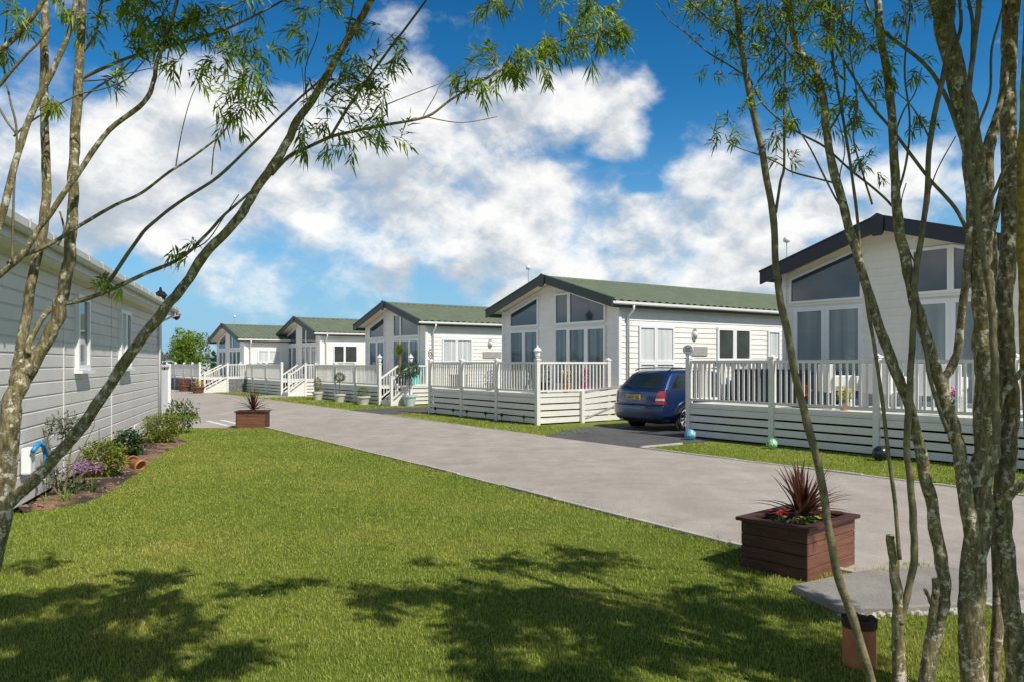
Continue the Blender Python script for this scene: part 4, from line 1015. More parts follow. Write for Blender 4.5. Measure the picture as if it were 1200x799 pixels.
# little stake lights along the second deck
for i, (px) in enumerate((510, 531, 547, 569, 588, 614)):
    r_ = (px-600)/FPX; vv = 11.82; u = vv*(CS-SN*r_)/(SN+CS*r_)
    s_ = thing('stake_light', 'black stake light in the grass strip below the second deck', 'garden light', W(u, vv), 0, 'stake lights below the second deck')
    b = MB(); b.tube([(0, 0, -.03), (0, 0, .17)], .009, 5); b.build('stake', M['black'], s_)
    b = MB(); b.lathe([(.03, .16), (.042, .18), (.045, .23), (.03, .245)], (0, 0, 0), 10); b.build('lamp_head', M['black'], s_)
# ------------------------------------------------------------------ the car
def carpaint():
    m, nt, bs = newmat('dark_blue_car_paint')
    bs.inputs['Base Color'].default_value = (.012, .030, .105, 1); bs.inputs['Metallic'].default_value = .45; bs.inputs['Roughness'].default_value = .32
    bs.inputs['Coat Weight'].default_value = 1; bs.inputs['Coat Roughness'].default_value = .04
    n1 = N(nt, 'ShaderNodeTexNoise', i_Scale=300, i_Detail=1); nt.links.new(N(nt, 'ShaderNodeTexCoord').outputs['Object'], n1.inputs['Vector'])
    r = ramp(nt, n1.outputs['Fac'], [(.3, (.014, .036, .115)), (.7, (.022, .052, .155))]); nt.links.new(r.outputs[0], bs.inputs['Base Color'])
    return m
M['paint'] = carpaint()
M['rubber'] = P('tyre_rubber', (.02, .02, .02), .85, .2, 20)
M['alloy'] = P('alloy_wheel', (.66, .66, .66), .35, .05, 10, metal=.15)
M['carglass'] = glassmat('tinted_car_glass', (.012, .018, .018), False, (.03, .04, .04))
def lampmat(name, c):
    m, nt, bs = newmat(name); n1 = N(nt, 'ShaderNodeTexNoise', i_Scale=40); nt.links.new(N(nt, 'ShaderNodeTexCoord').outputs['Object'], n1.inputs['Vector'])
    r = ramp(nt, n1.outputs['Fac'], [(.3, tuple(x*.8 for x in c)), (.7, c)]); nt.links.new(r.outputs[0], bs.inputs['Base Color'])
    bs.inputs['Roughness'].default_value = .12; bs.inputs['Coat Weight'].default_value = 1; return m
M['red_lens'] = lampmat('red_lamp_lens', (.42, .012, .018)); M['clear_lens'] = lampmat('clear_lamp_lens', (.72, .62, .62))
M['yplate'] = P('yellow_plate', (.62, .45, .04), .5, .08, 12)
car = thing('parked_car', 'dark blue estate car parked nose-in on the driveway between two decks', 'car', W(13.30, 12.95, .008), ROADROT-R(5))
LV = [(.19, .16, 4.36, .77), (.26, .05, 4.48, .835), (.36, .01, 4.55, .86), (.48, .0, 4.57, .872), (.585, .015, 4.56, .874), (.60, .05, 4.55, .872), (.72, .06, 4.50, .875), (.82, .07, 4.40, .872),
      (.90, .085, 4.15, .862), (.95, .10, 3.70, .852), (.99, .13, 3.35, .838), (1.02, .155, 3.25, .822), (1.10, .22, 3.08, .785), (1.20, .31, 2.88, .742), (1.30, .405, 2.66, .698), (1.36, .48, 2.50, .662), (1.40, .56, 2.38, .61), (1.425, .68, 2.28, .53), (1.437, .85, 2.15, .40), (1.444, 1.1, 1.95, .2)]
def lev(z):
    for a, b in zip(LV, LV[1:]):
        if a[0] <= z <= b[0]:
            q = (z-a[0])/(b[0]-a[0]); return [a[i]+(b[i]-a[i])*q for i in range(4)]
    return LV[-1] if z > LV[-1][0] else LV[0]
def out(z, s, off=0.0):
    """s in [0,1] runs round half the outline: rear centre -> rear corner -> side -> front corner -> front centre (right half)"""
    _, yr, yf, w = lev(z); rc = min(.20, w*.5); fc = min(.62, w*.8)
    if s < .25:
        q = s/.25*math.pi/2; x = w*math.sin(q)**.62; y = yr + rc*(1-math.cos(q)**.62*1.0) if q < math.pi/2-1e-6 else yr+rc
        y = yr + rc*(1-max(0, 1-(x/w)**3.2)**.8)
    elif s < .75:
        q = (s-.25)/.5; x = w*(1+.012*math.sin(math.pi*q)); y = yr+rc+(yf-fc-yr-rc)*q
    else:
        q = (s-.75)/.25*math.pi/2; x = w*math.cos(q)**.7 if q < math.pi/2-1e-6 else 0; y = yf - fc*(1-max(0, 1-(x/w)**2.6)**.8)
    if off:
        e = 1e-3; 
        return Vector((x+off*(1 if .2 < s < .8 else .3), y + off*(-1 if s < .3 else (1 if s > .8 else 0)), z+off*.3))
    return Vector((x, y, z))
SS = [i/14*.25 for i in range(14)] + [.25+.5*i/24 for i in range(24)] + [.75+.25*i/12 for i in range(13)]
b = MB()
zs = sorted(set([l[0] for l in LV] + [.30, .42, .53, .66, .77, 1.06, 1.15, 1.25]))
for z in zs:
    ring = [out(z, s) for s in SS] + [Vector((-p.x, p.y, p.z)) for p in [out(z, s) for s in reversed(SS[1:-1])]]
    b.v += [tuple(p) for p in ring]; n = len(ring)
for i in range(len(zs)-1):
    for k in range(n): b.f.append((i*n+k, i*n+(k+1) % n, (i+1)*n+(k+1) % n, (i+1)*n+k))
b.f.append(tuple((len(zs)-1)*n+k for k in range(n))); b.f.append(tuple(n-1-k for k in range(n)))
body = b.build('body', M['paint'], car, smooth=True)
def patch(name, mat, z0, z1, s0, s1, nz=6, ns=10, off=.006, par=None, both=False, shape=None, sides=(1, -1)):
    o = None
    for sg in (sides if both else (0,)):
        m_ = MB()
        for i in range(nz+1):
            for k in range(ns+1):
                zz = z0+(z1-z0)*i/nz; q = k/ns
                if sg == 0:
                    s = s0+(s1-s0)*q            # from -s1 .. s1 across the middle
                    p = out(zz, abs(s), off); p.x *= (1 if s >= 0 else -1)
                else:
                    a0, a1 = (s0, s1) if shape is None else shape(i/nz)
                    s = a0+(a1-a0)*q; p = out(zz, s, off); p.x *= sg
                m_.v.append(tuple(p))
        for i in range(nz):
            for k in range(ns):
                q = (i*(ns+1)+k, i*(ns+1)+k+1, (i+1)*(ns+1)+k+1, (i+1)*(ns+1)+k); m_.f.append(q if sg >= 0 else q[::-1])
        o = m_.build(name, mat, par or car, smooth=True)
    return o
patch('rear_window', M['carglass'], 1.00, 1.345, -.145, .145, 8, 16)
patch('windscreen', M['carglass'], 1.0, 1.37, .83, 1.0, 8, 10, both=True)
for a0, a1, sh in ((.285, .395, lambda q: (.285+.03*q, .395)), (.405, .505, lambda q: (.405, .505)), (.515, .64, lambda q: (.515, .64-.06*q))):
    patch('side_window', M['carglass'], 1.0, 1.30, a0, a1, 6, 8, off=.004, both=True, shape=sh)
patch('belt_trim', M['black'], .962, .975, .25, .66, 1, 12, off=.008, both=True)
patch('side_moulding', M['paint'], .56, .62, .30, .72, 2, 12, off=.014, both=True)
patch('bumper', M['paint'], .30, .585, -.27, .27, 6, 40, off=.020)
patch('bumper_strip', M['black'], .575, .60, -.27, .27, 2, 40, off=.022)
patch('lower_valance', M['black'], .20, .305, -.26, .26, 3, 40, off=.012)
tl = patch('tail_lamp', M['red_lens'], .63, .94, .115, .285, 6, 10, off=.014, both=True, shape=lambda q: (.12+.03*q*q, .258-.008*q))
patch('lamp_band', M['clear_lens'], .715, .765, .125, .248, 2, 8, off=.019, both=True)
patch('tailgate_seam', M['black'], .625, .633, -.15, .15, 1, 14, off=.004)
for sg in (1, -1):
    for y in (.93, 3.62):
        arch = MB(); k = 28; nn = len(arch.v); x = sg*.879
        arch.v += [(sg*.885, y, .31)] + [(sg*(.883), y+.375*math.cos(2*math.pi*i/k), .31+.375*math.sin(2*math.pi*i/k)) for i in range(k)]
        arch.f += [(0, 1+i, 1+(i+1) % k) if sg < 0 else (0, 1+(i+1) % k, 1+i) for i in range(k)]
        ao = arch.build('wheel_arch', M['dark'], car)
        lip = MB(); lip.tube([(sg*.882, y+.38*math.cos(math.pi*i/16-.0), .31+.38*math.sin(math.pi*i/16)) for i in range(17)], .022, 8); lip.build('arch_lip', M['paint'], ao, smooth=True)
        wh = MB(); pr = [(.19, -.10), (.28, -.10), (.305, -.07), (.31, -.02), (.305, .03), (.275, .05), (.215, .045), (.205, .0)]
        for r, q in pr:
            for i in range(32): a = 2*math.pi*i/32; wh.v.append((sg*(.86+q), y+r*math.cos(a), .302+r*math.sin(a)))
        for j in range(len(pr)-1):
            for i in range(32): wh.f.append((j*32+i, j*32+(i+1) % 32, (j+1)*32+(i+1) % 32, (j+1)*32+i))
        wo = wh.build('wheel', M['rubber'], car, smooth=True)
        rm = MB()
        for i in range(10):
            a = 2*math.pi*i/10; c = Vector((sg*.895, y, .302)); d = Vector((0, math.cos(a), math.sin(a)))
            rm.bar(c+d*.03, c+d*.205, .034, .02, up=(sg, 0, 0))
        rm.tube([(sg*.893, y+.205*math.cos(2*math.pi*i/28), .302+.205*math.sin(2*math.pi*i/28)) for i in range(29)], .014, 6)
        rm.prism([(y+.055*math.cos(i*.524), .302+.055*math.sin(i*.524)) for i in range(12)], lambda a, q, d: (d, a, q), sg*.885, sg*.908)
        rm.build('rim', M['alloy'], wo)
    rr = MB(); rr.tube([(sg*.60, .62, 1.405), (sg*.60, .72, 1.455), (sg*.595, 1.4, 1.475), (sg*.58, 2.15, 1.465), (sg*.575, 2.3, 1.42)], .015, 8); rr.build('roof_rail', M['black'], car, smooth=True)
    mr = MB(); mr.ball((sg*.93, 2.85, 1.03), .085, 14, 8, .7); mr.build('door_mirror', M['paint'], car, smooth=True)
    for y in (1.75, 2.55):
        h = MB(); h.box(min(sg*.87, sg*.9), max(sg*.87, sg*.9), y-.09, y+.09, .86, .885); h.build('door_handle', M['paint'], car, bevel=.006)
pl = MB(); pl.box(-.26, .26, .040, .058, .735, .845); po = pl.build('number_plate', M['yplate'], car, bevel=.003)
ch = MB()
for i, x in enumerate((-.20, -.135, -.07, -.005, .075, .14, .205)):
    if i == 4: continue
    ch.box(x-.020, x+.020, .036, .0395, .755, .775); ch.box(x-.020, x-.010, .036, .0395, .776, .825)
    if i % 2: ch.box(x+.010, x+.020, .036, .0395, .776, .81)
ch.build('plate_marks', M['black'], po)
e = MB(); e.tube([(-.45, .25, .235), (-.45, .02, .23)], .032, 12); e.build('exhaust', M['galv'], car, smooth=True)
wp = MB(); wp.bar((.02, .10, .99), (-.42, .19, 1.085), .014, .012); wp.build('rear_wiper', M['black'], car)
hd = MB(); hd.box(-.17, .17, .05, .075, .875, .90); hd.build('tailgate_handle', M['paint'], car, bevel=.004)
un = MB(); un.box(-.70, .70, .3, 4.3, .17, .23); un.build('underbody', M['dark'], car)

# ------------------------------------------------------------------ things standing on and by the decks
random.seed(33)
def chair(label, u, v, z, rz, mat, wdt=.70, seatmat=None):
    t = thing('garden_chair', label, 'chair', W(u, v, z), ROADROT+rz, 'white garden chairs on the near deck')
    h = wdt/2
    b = MB(); b.box(-h, h, -.32, .30, .34, .42); b.build('seat', mat, t, bevel=.01)
    b = MB(); b.box(-h+.06, h-.06, -.28, .24, .422, .50); b.build('cushion', seatmat or M['greywood'], t, bevel=.02)
    b = MB(); b.box(-h, h, .30, .37, .30, .84); b.build('backrest', mat, t, bevel=.01)
    for sg in (-1, 1):
        b = MB(); b.box(sg*h-.05, sg*h+.05, -.32, .299, .42, .62); b.build('armrest', mat, t, bevel=.01)
        for y in (-.27, .30):
            b = MB(); b.box(sg*h-.035, sg*h+.035, y-.03, y+.03, 0, .339); b.build('leg', mat, t)
    return t
chair('white garden chair on the near deck, beside the dark navy tub', 8.35, 13.75, .74, R(140), M['white'])
chair('white garden chair on the near deck, middle of the three', 7.45, 13.8, .74, R(165), M['white'])
chair('white garden chair on the near deck, farthest from the dark navy tub', 6.55, 13.75, .74, R(200), M['white'])
M['navy'] = P('dark_navy_panels', (.016, .022, .045), .4, .15, 6)
tb = thing('garden_tub', 'large dark navy panelled tub standing at the left end of the near deck', 'tub', W(10.05, 14.35, .74), ROADROT)
b = MB()
for i in range(11): b.box(-.92+i*.168, -.92+i*.168+.158, -.55, -.52, .02, .64); b.box(-.92+i*.168, -.92+i*.168+.158, .52, .55, .02, .64)
for i in range(6): b.box(-.945, -.925, -.5+i*.17, -.5+i*.17+.16, .02, .64); b.box(.925, .945, -.5+i*.17, -.5+i*.17+.16, .02, .64)
b.build('panels', M['navy'], tb)
b = MB(); b.box(-.905, .905, -.515, .515, .0, .63); b.build('shell', M['dark'], tb)
b = MB(); b.box(-.97, .97, -.58, .58, .645, .73); b.build('cover', M['navy'], tb, bevel=.03)
def pot_plant(label, u, v, z, pr, ph, mat, fol, cat='potted plant', name='potted_plant', group=None):
    t = thing(name, label, cat, W(u, v, z), ROADROT, group)
    b = MB(); b.lathe(pot_prof(pr, ph), (0, 0, 0), 18, True); b.build('pot', mat, t, smooth=False)
    b = MB(); b.lathe([(pr*.86, ph*.93), (.001, ph*.95)], (0, 0, 0), 14, False); b.build('soil', M['soil'], t)
    fol(t, ph); return t
def f_ball(zc, rad, n, L_, w, mat, trunk=True):
    def f(t, ph):
        if trunk: b = MB(); b.tube([(0, 0, ph*.8), (.015, 0, (ph+zc)/2), (0, 0, zc)], [.022, .018, .016], 7); b.build('trunk', M['bark_thin'], t)
        b = MB(); foliage(b, (0, 0, zc), rad, n, L_, w, shell=.6); b.build('foliage', mat, t)
    return f
TP = 'potted plants in front of the third deck'
pot_plant('pale stone pot with a cone-shaped clipped bush, leftmost before the stepped deck', 32.1, 12.45, 0, .24, .36, M['stonepot'], f_ball(.68, (.17, .17, .34), 500, .05, .03, M['leaf_yel'], False))
pot_plant('pale stone pot with a clipped ball on a short stem, before the stepped deck', 29.7, 12.45, 0, .25, .34, M['stonepot'], f_ball(1.02, (.24, .24, .20), 600, .05, .03, M['leaf_mid']))
pot_plant('pale stone pot with a small round bush, beside the white gate post', 27.35, 12.42, 0, .28, .34, M['stonepot'], f_ball(.50, (.20, .20, .20), 450, .05, .03, M['leaf_yel'], False))
pot_plant('pale pot with a ball-headed dark tree on a bare trunk, by the deck steps', 25.6, 13.5, 0, .27, .42, P('pale_blue_glaze', (.50, .58, .60), .4, .1, 8), f_ball(1.36, (.42, .42, .30), 1300, .06, .035, M['leaf_dark']))
def f_palm(t, ph):
    b = MB(); b.tube([(0, 0, ph*.8), (0, 0, 1.25)], [.075, .055], 8); b.build('trunk', M['bark_thin'], t)
    b = MB()
    for i in range(3): strap_clump(b, (0, 0, 1.2+.05*i), 40, .48, .035, (25, 88), .35)
    b.build('foliage', M['leaf_yel'], t)
pot_plant('tall potted palm-like plant with upright spiky leaves on the stepped deck', 27.6, 14.1, .70, .2, .35, M['black'], f_palm)
M['teal'] = P('teal_fabric', (.03, .42, .38), .6, .12, 6)
bn = thing('garden_bench', 'turquoise garden bench behind the white railing of the stepped deck', 'bench', W(28.05, 14.7, .70), ROADROT)
b = MB(); b.box(-.7, .7, -.25, .25, .36, .44); b.build('seat', M['teal'], bn, bevel=.01)
b = MB(); b.box(-.7, .7, .25, .30, .36, .86); b.build('backrest', M['teal'], bn, bevel=.01)
for x in (-.62, .62): b = MB(); b.box(x-.04, x+.04, -.22, .22, 0, .359); b.build('leg', M['teal'], bn)
def f_flowers(mat, leafm, n=200, zc=.42, rad=(.2, .2, .2)):
    def f(t, ph):
        b = MB(); foliage(b, (0, 0, ph+.12), rad, n, .07, .035); b.build('foliage', leafm, t)
        b = MB(); foliage(b, (0, 0, ph+.2), rad, n, .05, .045); b.build('petals', mat, t)
    return f
pot_plant('pot of magenta flowers on the second deck, next to the lodge corner', 16.1, 13.9, .80, .17, .28, M['petal_m'], f_flowers(M['petal_m'], M['leaf_mid']))
pot_plant('pot of yellow flowers on the second deck behind the white railing', 16.15, 13.3, .80, .15, .26, M['terra'], f_flowers(M['petal_y'], M['leaf_yel'], 130, .5, (.13, .13, .22)))
pot_plant('leafy green potted shrub on the second deck near its lantern post', 16.3, 12.6, .80, .18, .28, M['black'], f_ball(.50, (.22, .22, .28), 420, .07, .035, M['leaf_mid'], False))
pot_plant('pot of violet flowers on the second deck, left of the glass doors', 18.75, 12.5, .80, .13, .22, M['black'], f_flowers(M['petal_v'], M['leaf_dark'], 110, .4, (.13, .13, .2)))
pot_plant('small pot of red flowers on the near deck before the white chairs', 8.75, 13.05, .74, .11, .15, M['black'], f_flowers(M['petal_r'], M['leaf_mid'], 90, .3, (.14, .12, .12)))
pot_plant('small pot of yellow flowers on the near deck below the middle chair', 7.9, 13.05, .74, .10, .13, M['terra'], f_flowers(M['petal_y'], M['leaf_light'], 80, .3, (.13, .12, .1)))
pot_plant('small pot of magenta flowers on the near deck behind the tree stems', 6.1, 13.1, .74, .11, .16, M['black'], f_flowers(M['petal_m'], M['leaf_mid'], 80, .3, (.12, .12, .1)))
st = thing('side_table', 'small dark blue box-like table at the left end of the second deck', 'table', W(20.9, 12.75, .80), ROADROT)
b = MB(); b.box(-.26, .26, -.22, .22, .40, .44); b.build('top', M['navy'], st, bevel=.008)
b = MB(); b.box(-.22, .22, -.18, .18, 0, .399); b.build('base', M['navy'], st, bevel=.008)
# oval sign on the end post of the near deck
os_ = thing('oval_sign', 'oval white house sign with two dark lines of lettering, on the near deck end post', 'sign', W(11.27, 12.66, 1.885), ROADROT)
pts = [(.135*math.cos(i*math.pi/16), .095*math.sin(i*math.pi/16)) for i in range(32)]
b = MB(); b.prism(pts, lambda a, q, d: (a, d, q), -.012, .012); b.build('board', M['white'], os_)
b = MB(); b.tube([(.135*math.cos(i*math.pi/16), -.013, .095*math.sin(i*math.pi/16)) for i in range(33)], .007, 6); b.build('border', M['greywood'], os_)
b = MB()
for (x0, x1, z) in ((-.075, -.045, .028), (-.04, -.01, .028), (-.004, .022, .028), (.028, .075, .028), (-.085, -.05, -.022), (-.043, -.02, -.022), (-.012, .03, -.022), (.037, .08, -.022)):
    b.box(x0, x1, -.0155, -.013, z-.010, z+.010)
b.build('lettering', M['black'], os_)
b = MB(); b.box(-.02, .02, -.01, .01, -.19, -.09); b.build('bracket', M['galv'], os_)
ro_ = thing('wire_ring', 'round wire ring ornament on the left end post of the second deck', 'ornament', W(21.35, 12.0, 1.72), ROADROT)
b = MB(); b.tube([(.13*math.cos(i*math.pi/14), 0, .17+.13*math.sin(i*math.pi/14)) for i in range(29)], .016, 6); b.build('ring', M['greywood'], ro_, smooth=True)
b = MB(); b.tube([(.055*math.cos(i*math.pi/10), 0, .17+.055*math.sin(i*math.pi/10)) for i in range(21)], .012, 6); b.build('inner_ring', M['greywood'], ro_, smooth=True)
b = MB(); b.tube([(0, 0, 0), (0, 0, .05)], .012, 6); b.build('stem', M['greywood'], ro_)
for lab, px, m in (('low wooden tub of red flowers in front of the stone based deck', 216, M['petal_r']), ('low wooden tub of yellow flowers in front of the stone based deck', 232, M['petal_y'])):
    r_ = (px-600)/FPX; vv = 10.0; u = vv*(CS-SN*r_)/(SN+CS*r_)
    pot_plant(lab, u, vv, 0, .36, .36, M['timber_side'], f_flowers(m, M['leaf_mid'], 160, .5, (.3, .3, .18)))

# ------------------------------------------------------------------ beyond
cv = thing('static_caravan', 'low white caravan with a shallow grey roof, far left beyond the road', 'caravan', (-29.2, 62, 0))
b = MB(); b.box(-6, 3.6, 0, 3.2, .3, 1.95); b.build('body', M['white'], cv)
b = MB(); b.prism([(-6.2, 1.96), (3.8, 1.96), (3.9, 2.06), (.5, 2.36), (-6.2, 2.40)], lambda a, q, d: (a, d, q), -.15, 3.35); b.build('roof', M['roof_grey'], cv)
for x in (1.0, 2.1): window(rect(x, x+.9, 1.0, 1.75), lambda a, z, d: (a, -d, z), cv, M['pane_dark'], .06)
b = MB(); b.box(-6, 3.6, .02, 3.18, 0, .29); b.build('skirting', M['greywood'], cv)
def far_tree(label, px, Y, ztop, rx, rz_, mat, n, slim=False):
    X = (px-600)/FPX*Y; t = thing('garden_tree', label, 'tree', (X, Y, 0))
    b = MB(); b.tube([(0, 0, -.1), (.05, 0, ztop*.4), (0, 0, ztop*.8)], [.14, .10, .04], 8)
    for i in range(7):
        a = i*2.4; b.tube([(0, 0, ztop*(.3+.05*i)), (math.cos(a)*rx*.5, math.sin(a)*rx*.5, ztop*(.45+.06*i))], [.04, .012], 5)
    b.build('trunk', M['bark_thin'], t)
    f = MB()
    for i in range(26):
        a = random.uniform(0, 6.28); q = random.random()**.5; zz = random.uniform(-.85, .85)
        c = (math.cos(a)*rx*q*math.sqrt(1-zz*zz)*.8, math.sin(a)*rx*q*math.sqrt(1-zz*zz)*.8, ztop-rz_+zz*rz_*.86)
        s_ = random.uniform(.28, .45)*rx; foliage(f, c, (s_, s_, s_*.8), n//26, .20, .12, shell=.5)
    f.build('crown', mat, t); return t
far_tree('round fresh green tree beside the farthest lodge', 224, 60, 4.15, 1.75, 1.75, M['leaf_light'], 4200)
far_tree('slender pale yellowish tree behind the round green tree', 215, 68, 5.0, 1.0, 2.1, M['leaf_light'], 2600)
hg = MB()
for i in range(150): foliage(hg, (-34+i*.16+random.gauss(0, .1), 56+random.gauss(0, .5)+i*.02, random.uniform(.5, 1.5)), (.5, .5, .5), 26, .22, .14)
tag(hg.build('hedge', M['leaf_dark'], None), 'dark green hedge beyond the white caravan and the far deck', 'hedge')
fw = MB()
for i in range(420):
    a = R(random.uniform(-75, 75)); d_ = random.uniform(150, 185); s_ = random.uniform(2, 4); foliage(fw, (math.sin(a)*d_, math.cos(a)*d_, random.uniform(.6, 2.0)), (s_*1.5, s_*1.5, s_*.65), 34, 1.5, .9)
tag(fw.build('distant_trees', M['leaf_dark'], None), 'low line of trees along the horizon behind the lodges', 'trees', kind='stuff')
# ------------------------------------------------------------------ the two many-stemmed foreground trees
def crom(pts, n=6):
    out_ = []; P4 = [pts[0]] + list(pts) + [pts[-1]]
    for i in range(1, len(P4)-2):
        p0, p1, p2, p3 = P4[i-1], P4[i], P4[i+1], P4[i+2]
        for k in range(n):
            q = k/n
            out_.append(tuple(.5*((2*b) + (-a+c)*q + (2*a-5*b+4*c-d)*q*q + (-a+3*b-3*c+d)*q**3) for a, b, c, d in zip(p0, p1, p2, p3)))
    out_.append(tuple(pts[-1])); return out_
TIPS = {}
def limb(tree, name, mat, px, Y0, Y1, w0, w1, seg=10, wob=.12, n=6):
    """a stem read off the photograph: bearings of its points, its distance at either end and its girth in photo pixels"""
    k = len(px); P3 = []
    for i, (x, y) in enumerate(px):
        q = i/(k-1); Y = Y0+(Y1-Y0)*q; p = ray(x, y, Y); P3.append((p.x, p.y, p.z, (w0+(w1-w0)*q)/2*Y/FPX*.58))
    sp = crom(P3, n); random.seed(int(px[0][0]*7+px[-1][1]*3+k))
    ph = random.random()*50; pts = []
    for i, s_ in enumerate(sp):
        j = s_[3]*.35; pts.append(Vector((s_[0]+j*noise.noise((i*.35, ph, 0)), s_[1]+j*noise.noise((i*.35, ph, 9)), s_[2])))
    rad = [s_[3]*(1+.09*noise.noise((i*.5, ph, 4))) for i, s_ in enumerate(sp)]
    b = MB(); b.tube(pts, rad, seg, True, wob)
    o = b.build(name, mat, tree, smooth=True)
    o.matrix_parent_inverse = tree.matrix_world.inverted() if False else Matrix.Translation(-tree.location)
    TIPS.setdefault(tree.name, []).append(pts)
    return o
rt = thing('willow_tree', 'many-stemmed tree with lichened trunks and sawn-off stubs, right foreground', 'tree', (2.12, 3.42, 0))
BK, BT, BY = M['bark'], M['bark_thin'], M['bark_yellow']
base = [(1150, 870)]
# main trunks
limb(rt, 'trunk', BK, [(1140, 890), (1141, 790), (1138, 710), (1146, 620), (1153, 530), (1157, 450), (1155, 400), (1151, 333), (1149, 290), (1146, 248), (1140, 178), (1128, 116), (1111, 50), (1096, -20), (1080, -120)], 3.42, 3.5, 50, 36, 14, .12)
limb(rt, 'trunk', BK, [(1186, 890), (1190, 795), (1185, 710), (1177, 629), (1176, 588), (1180, 530), (1184, 485), (1180, 430), (1177, 380), (1178, 326), (1182, 270), (1185, 206), (1182, 140), (1181, 83), (1186, 0), (1192, -120)], 3.42, 3.6, 36, 28, 14, .12)
limb(rt, 'trunk', BK, [(1165, 880), (1166, 780), (1170, 690), (1168, 620), (1172, 560), (1170, 480), (1166, 420), (1163, 330), (1161, 268), (1159, 190), (1176, 110), (1184, 60), (1190, -40)], 3.55, 3.9, 22, 16, 12, .12)
limb(rt, 'trunk', BY, [(1226, 880), (1220, 720), (1212, 560), (1206, 430), (1202, 330), (1201, 230), (1203, 130), (1212, -20), (1218, -100)], 3.34, 3.4, 30, 26, 12, .12)
limb(rt, 'stem', BT, [(1168, 520), (1167, 481), (1165, 430), (1163, 374), (1158, 330), (1151, 291), (1144, 240), (1134, 178), (1136, 100), (1146, 20), (1150, -60)], 3.30, 3.35, 15, 9)
# stems fanning to the left
limb(rt, 'stem', BK, [(1140, 640), (1135, 602), (1124, 530), (1117, 498), (1103, 455), (1085, 394), (1072, 353), (1060, 300), (1050, 240), (1047, 165), (1041, 99), (1033, 50), (1026, -20), (1015, -110)], 3.38, 3.5, 30, 12, 12, .14)
limb(rt, 'stem', BT, [(1110, 505), (1098, 470), (1089, 440), (1084, 405), (1078, 365), (1071, 330)], 3.36, 3.40, 9, 6, 8)
limb(rt, 'branch', BK, [(1104, 445), (1114, 432), (1122, 412), (1126, 374), (1132, 330), (1134, 300), (1136, 270), (1142, 236)], 3.46, 3.46, 17, 13, 10)
limb(rt, 'stem', BK, [(1095, 880), (1084, 805), (1098, 737), (1106, 692), (1102, 651), (1090, 584), (1079, 530), (1063, 467), (1048, 432), (1023, 361), (1006, 304), (990, 248), (971, 173), (966, 124), (954, 78), (933, 54), (922, -10), (905, -100)], 3.46, 3.45, 30, 10, 12, .13)
limb(rt, 'stub', BK, [(1083, 800), (1091, 735), (1096, 700), (1095, 678)], 3.43, 3.40, 18, 13, 10, .25)
limb(rt, 'stub', BK, [(1094, 712), (1089, 700), (1084, 690)], 3.43, 3.40, 9, 7, 8, .25)
limb(rt, 'stem', BK, [(1058, 880), (1052, 791), (1052, 719), (1049, 672), (1043, 627)], 3.40, 3.42, 30, 17, 12, .16)
limb(rt, 'stem', BT, [(1054, 730), (1061, 706), (1070, 665), (1071, 620), (1068, 575), (1063, 521), (1067, 440), (1070, 380), (1072, 326), (1086, 236), (1090, 165), (1107, 78), (1116, 20), (1122, -90)], 3.40, 3.40, 16, 9, 9)
limb(rt, 'stem', BT, [(1054, 655), (1050, 598), (1041, 530), (1030, 440), (1019, 374), (1010, 312), (1003, 240), (990, 150), (975, 60), (968, -60)], 3.38, 3.5, 9, 5, 8)
limb(rt, 'stem', BT, [(1052, 890), (1022, 800), (1000, 725), (978, 655), (962, 560), (940, 470), (922, 385), (910, 320), (905, 250), (890, 165), (872, 75), (863, 0), (852, -90)], 3.34, 3.52, 19, 11, 9)
limb(rt, 'branch', BK, [(1166, 490), (1173, 466), (1186, 448), (1203, 428), (1225, 395)], 3.35, 3.3, 15, 12, 10)
limb(rt, 'branch', BK, [(1170, 590), (1185, 578), (1204, 562), (1225, 545)], 3.32, 3.2, 20, 15, 10)
limb(rt, 'branch', BK, [(1150, 300), (1163, 268), (1172, 235), (1180, 190), (1188, 140)], 3.5, 3.6, 15, 10)
limb(rt, 'branch', BK, [(1148, 190), (1158, 160), (1174, 115), (1180, 70), (1176, 20), (1180, -40)], 3.5, 3.6, 12, 8)
